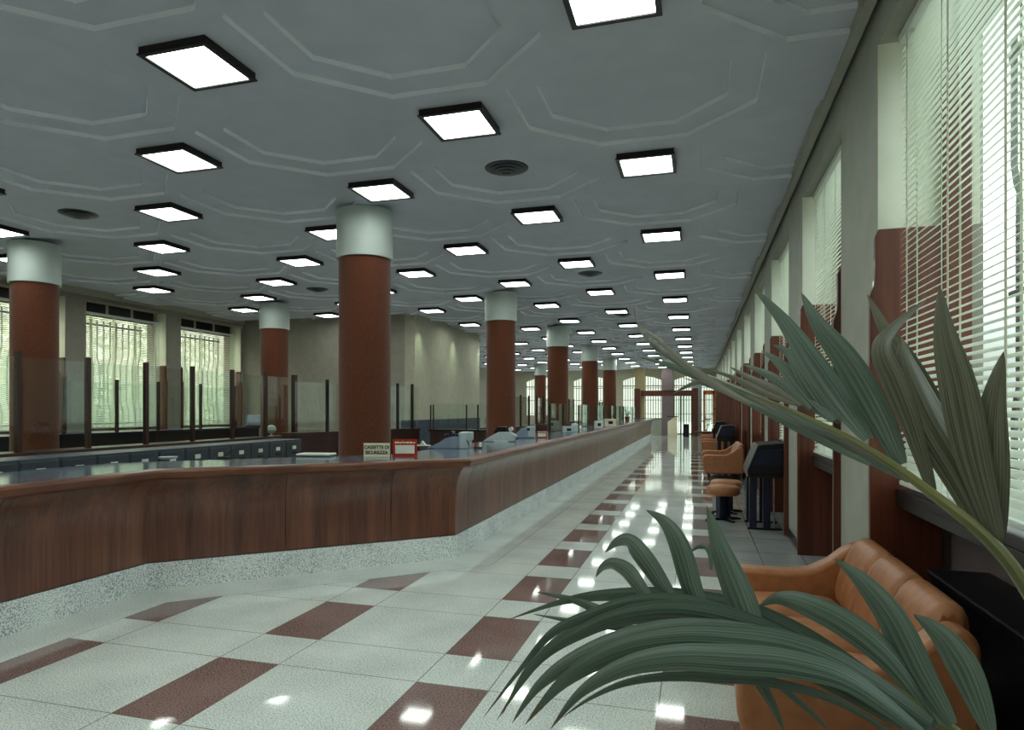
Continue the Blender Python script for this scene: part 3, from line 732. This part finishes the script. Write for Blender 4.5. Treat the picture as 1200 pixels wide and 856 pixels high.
# staff desks deep behind the counter
def desk(x, y, label, w=1.6, dd=.8, mat='darkwood'):
    e = tag(empty('staff_desk', (x, y, 0)), label, 'desk', 'staff desks behind the long counter')
    MB().box(-w/2, w/2, -dd/2, dd/2, .72, .76).build('desk_top', M[mat], e)
    for sx in (-1, 1): MB().box(*(sorted((sx*w/2*.97, sx*(w/2-.42)))), -dd/2+.05, dd/2-.05, 0, .72).build('pedestal', M['dark'], e)
    MB().box(-.25, .2, -.18, .15, .76, .98).build('machine', M['machine'], e, bevel=.03)
    return e
for n, (x, y) in enumerate(((-5.8, 18.2), (-5.9, 22.5), (-6.3, 27.0), (-5.7, 31.5), (-6.2, 36.5), (-8.6, 29.0))):
    desk(x, y, 'dark staff desk with a grey machine, %s from the camera behind the columns' % NTH[n+1])
for n, y in enumerate((17.5, 20.5, 25.0, 29.5, 33.5)):
    e = tag(empty('inner_screen', (-4.78, y, 0)), 'dark inner screen with posts and glass, %s from camera behind the counter' % NTH[n+1], 'glass screen', 'inner screens between desks')
    MB().box(-.03, .03, 0, 2.0, 0, 1.12).build('panel', M['darkwood'], e)
    for k in range(3): MB().box(-.025, .025, k*.98, k*.98+.05, 1.12, 2.0).build('post', M['bronze'], e)
    MB().box(-.004, .004, .05, 1.96, 1.14, 1.95).build('glass_sheet', M['glass'], e)
# ---------------------------------------------------------------- far portal
YP = 42.6
pt = tag(empty('entrance_portal', (-1.9, YP, 0)), 'dark red wooden portal framing glass doors at the end of the hall', 'doorway')
def xa(px, Y=YP): return Y*math.tan(math.atan((px-CX)/F)-YAW)+1.9
MB().box(xa(751), xa(818), -.1, .1, 2.40, 2.74).build('lintel', M['redwood'], pt)
for a, b in ((743.5, 750), (811, 818)): MB().box(xa(a), xa(b), -.2, .2, 0, 2.86).build('post', M['redwood'], pt)
MB().box(xa(775.5), xa(789), -.18, .18, 0, 2.40).build('centre_post', M['mauve'], pt)
MB().box(xa(750), xa(775.5), -.03, .03, 0, 1.0).build('low_panel', M['pier'], pt)
MB().box(xa(750), xa(775.5), -.06, .06, 1.0, 1.05).build('ledge', M['dark'], pt)
fr = MB()
for px in (790, 797.5, 801, 810.5): fr.box(xa(px)-.03, xa(px)+.03, -.03, .03, 0, 2.4)
fr.build('door_stile', M['bronze'], pt)
MB().box(xa(789.5), xa(811), -.005, .005, .03, 2.4).build('glass_sheet', M['glass'], pt)
mbp = MB().box(xa(743.5)-1.9, xa(755)-1.9, YP+.25, YP+.7, 0, ZC+.02); struct(mbp.build('trim_%d' % tn, M['tan'])); tn += 1
mbp = MB().box(xa(811)-1.9, xa(822)-1.9, YP+.25, YP+.7, 0, ZC+.02); struct(mbp.build('trim_%d' % tn, M['cyl'])); tn += 1
mbp = MB().box(xa(775.5)-1.9, xa(789)-1.9, YP-.2, YP+.2, 2.75, ZC+.02); struct(mbp.build('trim_%d' % tn, M['mauve'])); tn += 1
e = struct(empty('door_1', (0, 0, 0)))
x0, x1 = xat(824, 44.6), 1.02
MB().box(x0, x0+.14, 44.5, 44.7, 0, 2.7).box(x1-.14, x1, 44.5, 44.7, 0, 2.7).box(x0, x1, 44.5, 44.7, 2.52, 2.78).box(x0, x1, 44.5, 44.7, 0, .2).build('frame', M['pale_wood'], e)
MB().box(x0+.14, x1-.14, 44.595, 44.605, .2, 2.52).build('pane', M['glass'], e)
e = tag(empty('waste_bin', (xat(804, 41.0), 41.0, 0)), 'small black bin standing on floor inside the entrance portal', 'bin')
MB().box(-.17, .17, -.15, .15, 0, .72).build('body', M['black'], e, bevel=.01)
MB().box(-.15, .15, -.13, .13, .72, .74).build('lid', M['dark'], e)
e = tag(empty('white_stand', (xat(787.5, 41.5), 41.6, 0)), 'cream board stand beside the centre post of the portal', 'stand')
MB().prism([(-.25, 0), (.3, 0), (.3, 1.1), (.15, 1.15), (-.25, .85)], -.04, .04, 'y').build('board', M['cream'], e)
MB().box(-.3, .34, -.12, .12, 1.15, 1.2).build('shelf', M['dark'], e)
# ---------------------------------------------------------------- seating along the windows
def sofa(x, y, L, label, mat='leather', back_x=0):
    e = tag(empty('sofa', (x, y, 0)), label, 'sofa', 'tan leather sofas along the windows'); m_ = M[mat]
    # local: x 0 front .. .9 back, y 0..L
    MB().box(.06, .80, .14, L-.14, .10, .26).build('base', m_, e, bevel=.03, seg=3, smooth=True)
    lg = [(.12, .12), (.75, .12), (.12, L-.12), (.75, L-.12)]
    for a, b in lg: MB().lathe([(.03, 0), (.035, .1)], 12, (a, b, 0)).build('leg', M['dark'], e)
    n = 3; w = (L-.32)/n
    for k in range(n):
        a = .16+k*w
        # seat cushion
        mb = MB(); nx, ny = 8, 8; vs = []; fs = []
        for i in range(nx+1):
            for j in range(ny+1):
                u, v = i/nx, j/ny; pu = 1-(2*u-1)**6; pv = 1-(2*v-1)**8
                z = .26+.165*(pu*pv)**.35+.012*math.sin(PI*u)*math.sin(PI*v)
                for bx, by in ((.33, .5), (.62, .5)):
                    z -= .018*math.exp(-((u-bx)**2+(v-by)**2)/.0035)
                vs.append((.0+.74*u, a+w*v, z))
        for i in range(nx):
            for j in range(ny): q = i*(ny+1)+j; fs.append((q, q+1, q+ny+2, q+ny+1))
        mb.add(vs, fs).build('seat_cushion', m_, e, smooth=True, subd=2, angle=None)
        # back section: closed roll profile
        mb = MB(); ns = 8; prof = [(.66, .36), (.64, .44), (.67, .56), (.715, .67), (.75, .745), (.79, .79), (.84, .80), (.885, .775), (.90, .72), (.895, .6), (.9, .3), (.8, .3)]
        vs = []; m2 = len(prof)
        for s_ in range(ns+1):
            v = s_/ns; puff = (1-(2*v-1)**6)
            cx, cz = .79, .55
            for (px_, pz_) in prof:
                g = .985+.015*puff
                xx, zz = cx+(px_-cx)*g, cz+(pz_-cz)*g
                if px_ < .76 and .42 < pz_ < .73:
                    for bv, bz in ((.33, .5), (.66, .5), (.33, .62), (.66, .62)):
                        xx += .02*math.exp(-((v-bv)**2)/.006-((pz_-bz)**2)/.003)
                vs.append((xx, a+w*v, zz))
        fs = [(s_*m2+i, s_*m2+(i+1) % m2, (s_+1)*m2+(i+1) % m2, (s_+1)*m2+i) for s_ in range(ns) for i in range(m2)]
        fs += [tuple(range(m2))[::-1], tuple(range(ns*m2, (ns+1)*m2))]
        mb.add(vs, fs).build('back_cushion', m_, e, smooth=True, angle=50, subd=1)
    for s_, (a, b) in enumerate(((0, .17), (L-.17, L))):
        pr = [(.02, .12), (-.02, .3), (-.03, .46), (.0, .525), (.06, .545), (.4, .54), (.52, .56), (.63, .62), (.71, .69), (.78, .735), (.84, .73), (.875, .68), (.88, .4), (.86, .12)]
        MB().prism(pr, a, b, 'y').build('arm', m_, e, bevel=.035, seg=4, smooth=True, angle=60)
    return e
sofa(.18, 3.05, 1.9, 'tan leather sofa with rolled tufted back in the foreground behind the palm leaves')
sofa(.13, 16.4, 2.0, 'tan leather sofa directly beyond the round stools, second along the windows')
sofa(.13, 23.5, 2.0, 'tan leather sofa further down the hall, third along the windows')
sofa(.13, 28.2, 2.0, 'farthest tan leather sofa beside the windows near the entrance')
def stool(x, y, label):
    e = tag(empty('round_stool', (x, y, 0), .5), label, 'stool', 'round stools by the writing desk')
    MB().lathe([(0, .36), (.2, .36), (.228, .385), (.235, .43), (.225, .475), (.19, .495), (0, .505)], 40).build('seat', M['leather'], e, smooth=True, angle=60)
    MB().box(-.085, -.035, -.06, .06, .03, .36).box(.035, .085, -.06, .06, .03, .36).box(-.035, .035, -.045, .045, .04, .36).build('pedestal', M['navy'], e, bevel=.008)
    for k in range(4):
        a = k*PI/2; mb = MB(); mb.prism([(0, .0), (.27, .0), (.27, .02), (.2, .035), (0, .05)], -.025, .025, 'y')
        o = mb.build('foot', M['black'], e); o.rotation_euler = (0, 0, a)
    return e
stool(.35, 10.35, 'tan round stool on dark pedestal, nearest one beside the black writing desk')
stool(.42, 11.15, 'tan round stool just behind the nearest stool by the black writing desk')
def wdesk(x, y, label):
    e = tag(empty('writing_desk', (x, y, 0)), label, 'writing desk', 'black writing desks by the windows')
    MB().box(-.27, .2, -.45, .45, .70, .745).build('desk_top', M['dark'], e, bevel=.008)
    MB().prism([(-.28, .745), (-.28, .80), (-.15, 1.13), (.17, 1.16), (.21, 1.12), (.21, .745)], -.47, .40, 'y').build('hood', M['black'], e, bevel=.015)
    MB().prism([(-.21, .86), (-.13, 1.06), (.15, 1.08), (.15, .86)], -.485, -.47, 'y').build('hood_panel', M['navy'], e)
    for yy in (-.3, .3):
        for xx in (-.2, -.03):
            MB().box(xx-.045, xx+.045, yy-.05, yy+.05, .03, .70).build('leg', M['navy'], e, bevel=.006)
        MB().box(-.27, .16, yy-.035, yy+.035, 0, .03).build('foot', M['black'], e, bevel=.006)
    MB().tube([(.06, -.3, .03), (.06, -.3, .70)], .012, 10).build('chrome_tube', M['alu'], e)
    return e
wdesk(.90, 9.95, 'black hooded writing desk on dark twin legs beside the nearest stool')
wdesk(.78, 20.4, 'black hooded writing desk beyond the second sofa')
wdesk(.78, 26.8, 'distant black hooded writing desk beyond the third sofa')
e = tag(empty('side_table', (.25, 33.5, 0)), 'small round brown table at the far end of the seating row', 'table')
MB().lathe([(0, .48), (.4, .48), (.42, .5), (.42, .56), (0, .56)], 28).build('table_top', M['redwood'], e, smooth=True)
MB().lathe([(.16, 0), (.08, .05), (.07, .48)], 16).build('pedestal', M['darkwood'], e, smooth=True)
# convector under the near window
e = tag(empty('convector', (1.34, 3.85, 0)), 'black convector cabinet in the window niche behind the foreground sofa', 'heater')
MB().box(-.13, .14, -1.35, .35, .04, .69).build('body', M['black'], e, bevel=.01)
MB().box(-.15, .15, -1.37, .37, .69, .73).build('cover', M['black'], e, bevel=.01)
mb = MB()
for i in range(16): mb.box(-.137, -.13, -1.28+i*.1, -1.22+i*.1, .12, .2)
mb.build('grille', M['black'], e)
# ---------------------------------------------------------------- palm in the foreground
palm = tag(empty('potted_palm', (.86, 1.25, 0)), 'large green palm with long arching fronds in the foreground beside the sofa', 'palm')
INV = Matrix.Translation((-.86, -1.25, 0))
def pobj(o): o.parent = palm; o.matrix_parent_inverse = INV; return o
MB().lathe([(0, 0), (.15, 0), (.2, .34), (.21, .36), (.19, .36), (.18, .32), (0, .32)], 32).build('pot', M['terra'], palm, smooth=True)
MB().lathe([(0, .31), (.182, .325), (0, .33)], 24).build('soil', M['soil'], palm)
def catmull(pts, n):
    out = []; m = len(pts)
    for i in range(m-1):
        p0, p1, p2, p3 = pts[max(i-1, 0)], pts[i], pts[i+1], pts[min(i+2, m-1)]
        for k in range(n):
            t = k/n; out.append(.5*((2*p1)+(-p0+p2)*t+(2*p0-5*p1+4*p2-p3)*t*t+(-p0+3*p1-3*p2+p3)*t**3))
    out.append(pts[-1]); return out
def leaf(mb, uvs, pts, wpx, d0, d1, twist=0, mi=0, peak=.4, basew=.35):
    """leaflet from base to tip along pts (pixel track), depth d0 at the base to d1 at the tip"""
    m = len(pts); q = catmull([P(x, y, d0+(d1-d0)*i/(m-1)) for i, (x, y) in enumerate(pts)], 6); n = len(q)
    w = wpx/F*(d0+d1)/2*.5; cols = 5; o = len(mb.v); camp = Vector((0, 0, H))
    for i, p in enumerate(q):
        t = i/(n-1); tan = (q[min(i+1, n-1)]-q[max(i-1, 0)]).normalized(); view = (p-camp).normalized()
        s_ = tan.cross(view).normalized(); nn = s_.cross(tan).normalized(); a = twist*(1-.3*t)
        s2 = s_*math.cos(a)+nn*math.sin(a); n2 = nn*math.cos(a)-s_*math.sin(a)
        ww = w*(basew+(1-basew)*math.sin(PI/2*min(1, t/peak))) if t < peak else w*max(.01, (1-((t-peak)/(1-peak))**1.6))
        ww /= max(.5, math.cos(a))
        for c in range(cols):
            u = c/(cols-1)*2-1
            mb.v.append(tuple(p+s2*(u*ww)+n2*(abs(u)-.5)*ww*.45)); uvs.append((c/(cols-1), t))
    for i in range(n-1):
        for c in range(cols-1):
            a = o+i*cols+c; mb.f.append((a, a+1, a+cols+1, a+cols)); mb.mi.append(mi)
def frond(name, leaves, rachis, label):
    mb = MB(); uvs = []
    for L in leaves: leaf(mb, uvs, *L[:4], **(L[4] if len(L) > 4 else {}))
    me = bpy.data.meshes.new(name); me.from_pydata(mb.v, [], mb.f); me.materials.append(M['leaf']); me.materials.append(M['leafb'])
    for p, i in zip(me.polygons, mb.mi): p.material_index = i
    ul = me.uv_layers.new(name='UVMap')
    for lp in me.loops: ul.data[lp.index].uv = uvs[lp.vertex_index]
    me.shade_smooth()
    o = bpy.data.objects.new(name, me); C.objects.link(o); pobj(o)
    if label: o['label'] = label
    pts = catmull([P(*r[:3]) for r in rachis], 5); rad = []
    n = len(pts)
    for i in range(n):
        t = i/(n-1)*(len(rachis)-1); k = min(int(t), len(rachis)-2); rad.append((rachis[k][3]*(1-(t-k))+rachis[k+1][3]*(t-k)))
    r = MB().tube(pts, rad, 8).build('rachis', M['stem'], o, smooth=True); 
    return o
b1 = dict(mi=1)
root1 = [(1300, 900, .95, .012), (1230, 740, .97, .011)]
UP = [
 ([(1166, 640), (1158, 560), (1161, 480), (1176, 412)], 38, 1.02, 1.0, dict(mi=1, twist=.5)),
 ([(1168, 632), (1140, 540), (1120, 450), (1106, 390), (1101, 335)], 40, 1.0, 1.05, dict(mi=1, twist=.3)),
 ([(1165, 640), (1128, 560), (1088, 490), (1063, 430), (1056, 395)], 42, 1.02, 1.12, dict(mi=1, twist=-.3)),
 ([(1150, 610), (1105, 505), (1062, 428), (1037, 388), (1016, 345)], 26, 1.04, 1.2, dict(mi=1, twist=.6)),
 ([(1092, 575), (1068, 500), (1048, 450), (1032, 410), (1046, 385), (1088, 349)], 26, 1.06, 1.15, dict(mi=1, twist=.2)),
 ([(1056, 545), (1030, 490), (992, 425), (958, 380), (939, 343)], 32, 1.1, 1.3, dict(twist=.3)),
 ([(1018, 515), (985, 470), (950, 420), (918, 375), (882, 336)], 28, 1.13, 1.4, dict(twist=-.3)),
 ([(985, 495), (963, 472), (940, 438), (925, 415), (905, 404)], 20, 1.18, 1.35, dict(twist=.2)),
 ([(978, 493), (955, 472), (933, 446), (912, 424), (892, 411)], 19, 1.18, 1.4, dict(twist=-.2)),
 ([(950, 480), (930, 462), (908, 444), (888, 434), (870, 427)], 12, 1.22, 1.45, dict()),
 ([(938, 476), (905, 456), (880, 444), (855, 430)], 11, 1.24, 1.5, dict(mi=1)),
 ([(930, 474), (890, 458), (860, 443), (826, 432)], 8, 1.24, 1.5, dict(mi=1)),
 # long low leaflets running to the tip
 ([(1040, 543), (985, 520), (930, 498), (880, 468), (830, 445), (760, 400), (742, 360)], 12, 1.1, 1.9, dict(mi=1)),
 ([(1067, 563), (1010, 532), (965, 512), (883, 468), (830, 446), (780, 427), (747, 418)], 17, 1.1, 1.9, dict()),
 ([(1020, 545), (960, 515), (900, 484), (850, 460), (798, 442)], 9, 1.12, 1.7, dict()),
 ([(880, 474), (840, 452), (800, 425), (768, 395), (748, 382)], 9, 1.2, 1.8, dict(mi=1)),
 ([(850, 452), (825, 447), (805, 453), (788, 462)], 6, 1.4, 1.6, dict(mi=1)),
]
frond('frond', UP, root1+[(1170, 645, 1.0, .010), (1083, 572, 1.04, .0075), (1013, 524, 1.1, .006), (950, 492, 1.2, .005), (880, 462, 1.4, .0035), (830, 440, 1.6, .002)], 'upper frond with olive leaflets raised against the blinds')
LO = [
 ([(890, 760), (870, 710), (846, 650), (828, 593)], 34, 1.15, 1.3, dict(twist=.3)),
 ([(835, 740), (812, 695), (795, 640), (778, 612), (757, 598)], 25, 1.2, 1.35, dict(twist=.4)),
 ([(800, 725), (775, 685), (752, 652), (736, 635), (722, 637), (709, 648)], 22, 1.2, 1.4, dict(twist=.4)),
 ([(775, 725), (752, 692), (735, 670), (718, 662), (706, 666), (698, 677)], 18, 1.2, 1.4, dict(twist=.4)),
 ([(833, 668), (832, 650), (826, 641), (815, 643), (802, 654)], 6, 1.25, 1.3, dict()),
 ([(1095, 855), (1053, 824), (998, 785), (929, 742), (860, 713), (780, 699), (705, 699), (655, 707), (597, 726)], 24, 1.05, 1.4, dict(twist=.6)),
 ([(850, 740), (780, 726), (720, 722), (673, 704), (628, 694)], 15, 1.15, 1.4, dict(twist=.3)),
 ([(820, 750), (760, 740), (700, 732), (663, 727), (624, 720)], 9, 1.2, 1.4, dict()),
 ([(965, 772), (915, 742), (860, 722), (795, 706), (740, 708), (692, 722), (648, 742), (610, 785), (566, 842)], 18, 1.1, 1.35, dict(twist=.4)),
 ([(1010, 800), (940, 760), (870, 732), (800, 718), (740, 722), (690, 738), (632, 775), (582, 845)], 26, 1.08, 1.3, dict(twist=.5)),
 ([(960, 760), (880, 742), (800, 738), (730, 750), (670, 775), (630, 805), (600, 848)], 28, 1.08, 1.28, dict(twist=-.4)),
 ([(1090, 850), (1000, 792), (930, 765), (860, 755), (790, 752), (720, 765), (660, 800), (615, 850)], 44, 1.0, 1.2, dict(twist=.2)),
 ([(1080, 860), (1000, 800), (930, 778), (860, 772), (790, 770), (730, 782), (680, 812), (645, 855)], 34, .98, 1.15, dict(twist=-.3)),
 ([(1060, 870), (980, 822), (900, 800), (840, 795), (780, 794), (730, 802), (690, 820), (658, 842)], 12, 1.0, 1.2, dict(twist=.3)),
 ([(965, 780), (900, 745), (860, 728), (800, 708), (730, 712), (680, 730), (620, 780), (588, 840)], 15, 1.12, 1.35, dict(twist=-.4)),
 ([(1115, 850), (1078, 790), (1042, 722), (1008, 680), (978, 655)], 34, .98, 1.15, dict(twist=.3)),
 ([(1100, 850), (1050, 780), (998, 735), (945, 708), (912, 701), (889, 711)], 32, 1.0, 1.2, dict(twist=-.3)),
 ([(1160, 860), (1132, 790), (1102, 745), (1070, 720)], 34, .95, 1.05, dict(twist=.3)),
 ([(1085, 860), (1040, 828), (985, 792), (925, 757), (860, 733), (800, 720)], 28, 1.0, 1.2, dict(twist=.5)),
 ([(1060, 850), (1000, 808), (935, 774), (860, 752), (790, 742)], 32, 1.02, 1.2, dict(twist=-.2)),
 ([(860, 750), (885, 790), (905, 825), (920, 860)], 14, 1.1, 1.15, dict(twist=.3)),
 ([(870, 760), (910, 800), (950, 835), (975, 860)], 8, 1.1, 1.15, dict()),
]
frond('frond', LO, [(1330, 1080, .9, .012), (1210, 950, .95, .011), (1120, 860, 1.0, .010), (1010, 790, 1.05, .008), (900, 752, 1.12, .006), (790, 735, 1.2, .004), (690, 760, 1.3, .002)], 'lower frond arching down over the floor with dark green leaflets')
# trunk from pot to the frond bases
pobj(MB().tube([(.86, 1.25, .3), (.87, 1.24, .6), (.9, 1.2, .95)], [.05, .045, .035], 12).build('trunk', M['bark'], smooth=True))
pe = P(1300, 900, .95); pf = P(1330, 1080, .9)
pobj(MB().tube(catmull([Vector((.9, 1.2, .9)), Vector((.91, 1.0, .95)), pe], 4), .012, 8).tube(catmull([Vector((.88, 1.2, .75)), Vector((.86, .95, .8)), pf], 4), .012, 8).build('leaf_stalk', M['stem'], smooth=True))
# ---------------------------------------------------------------- outside
g = struct(MB().box(-60, XL-.7, -30, 80, -.9, -.6).box(1.8, 40, -30, 80, -.9, -.6).box(XL-.7, 1.8, YF+.4, 90, -.9, -.05).build('ground_outside', M['outg']))
def tree(x, y, h, r, seed, label):
    random.seed(seed); e = tag(empty('street_tree', (x, y, -.6)), label, 'tree', 'trees outside the windows')
    MB().tube([(0, 0, 0), (.1, .05, h*.4), (0, .1, h*.7)], [.18, .14, .08], 10).build('trunk', M['bark'], e)
    mb = MB()
    for i in range(700):
        v = Vector((random.gauss(0, 1), random.gauss(0, 1), random.gauss(0, 1))).normalized()*r*random.uniform(.35, 1)**.5
        v.z *= 1.25; c = Vector((0, 0, h*.68))+v; s_ = random.uniform(.12, .24)
        a = Vector((random.gauss(0, 1), random.gauss(0, 1), random.gauss(0, 1))).normalized(); b = a.orthogonal().normalized()
        mb.add([c-a*s_, c+b*s_*.6, c+a*s_, c-b*s_*.6], [(0, 1, 2, 3)])
    mb.build('crown', M['foliage'], e)
for i, (x, y, h, r) in enumerate(((-20.5, 10.5, 5.2, 2.0), (-20, 15.5, 4.8, 1.9), (-22, 20.5, 5.8, 2.2), (-23, 26, 5, 2.2))):
    tree(x, y, h, r, i+5, 'pale green tree outside the left windows, %s from the camera' % NTH[i+1])
w = bpy.data.worlds.new('world'); sc.world = w; w.use_nodes = True; t = w.node_tree; t.nodes.clear()
tc = t.nodes.new('ShaderNodeTexCoord'); sp_ = t.nodes.new('ShaderNodeSeparateXYZ'); t.links.new(tc.outputs['Generated'], sp_.inputs[0])
r = t.nodes.new('ShaderNodeValToRGB'); r.color_ramp.elements[0].position = .53; r.color_ramp.elements[1].position = .72
r.color_ramp.elements[0].color = (.19, .20, .20, 1); r.color_ramp.elements[1].color = (.95, .98, 1, 1)
mm = t.nodes.new('ShaderNodeMath'); mm.operation = 'MULTIPLY_ADD'; mm.inputs[1].default_value = .5; mm.inputs[2].default_value = .5; t.links.new(sp_.outputs[2], mm.inputs[0]); t.links.new(mm.outputs[0], r.inputs[0])
bg = t.nodes.new('ShaderNodeBackground'); bg.inputs[1].default_value = 4.2; wo = t.nodes.new('ShaderNodeOutputWorld')
mx_ = t.nodes.new('ShaderNodeMix'); mx_.data_type = 'RGBA'; mr = t.nodes.new('ShaderNodeMapRange'); mr.inputs[1].default_value = -.6; mr.inputs[2].default_value = .9
t.links.new(sp_.outputs[0], mr.inputs[0]); t.links.new(mr.outputs[0], mx_.inputs[0]); mx_.inputs[6].default_value = (1.0, .97, .72, 1); mx_.inputs[7].default_value = (.80, .94, 1.0, 1)
ml = t.nodes.new('ShaderNodeMix'); ml.data_type = 'RGBA'; ml.blend_type = 'MULTIPLY'; ml.inputs[0].default_value = 1
t.links.new(r.outputs[0], ml.inputs[6]); t.links.new(mx_.outputs[2], ml.inputs[7]); t.links.new(ml.outputs[2], bg.inputs[0]); t.links.new(bg.outputs[0], wo.inputs[0])
vs_ = sc.view_settings; sc.display_settings.display_device = 'sRGB'; vs_.view_transform = 'Standard'; vs_.look = 'None'; vs_.gamma = 1; vs_.use_curve_mapping = False; vs_.exposure = 0.5
cy = sc.cycles; cy.use_denoising = True; cy.denoiser = 'OPENIMAGEDENOISE'; cy.denoising_input_passes = 'RGB_ALBEDO_NORMAL'; cy.denoising_prefilter = 'ACCURATE'; cy.use_adaptive_sampling = False; cy.max_bounces = 8; cy.diffuse_bounces = 4; cy.glossy_bounces = 3; cy.transparent_max_bounces = 24; cy.sample_clamp_indirect = 6; cy.caustics_reflective = False; cy.caustics_refractive = False
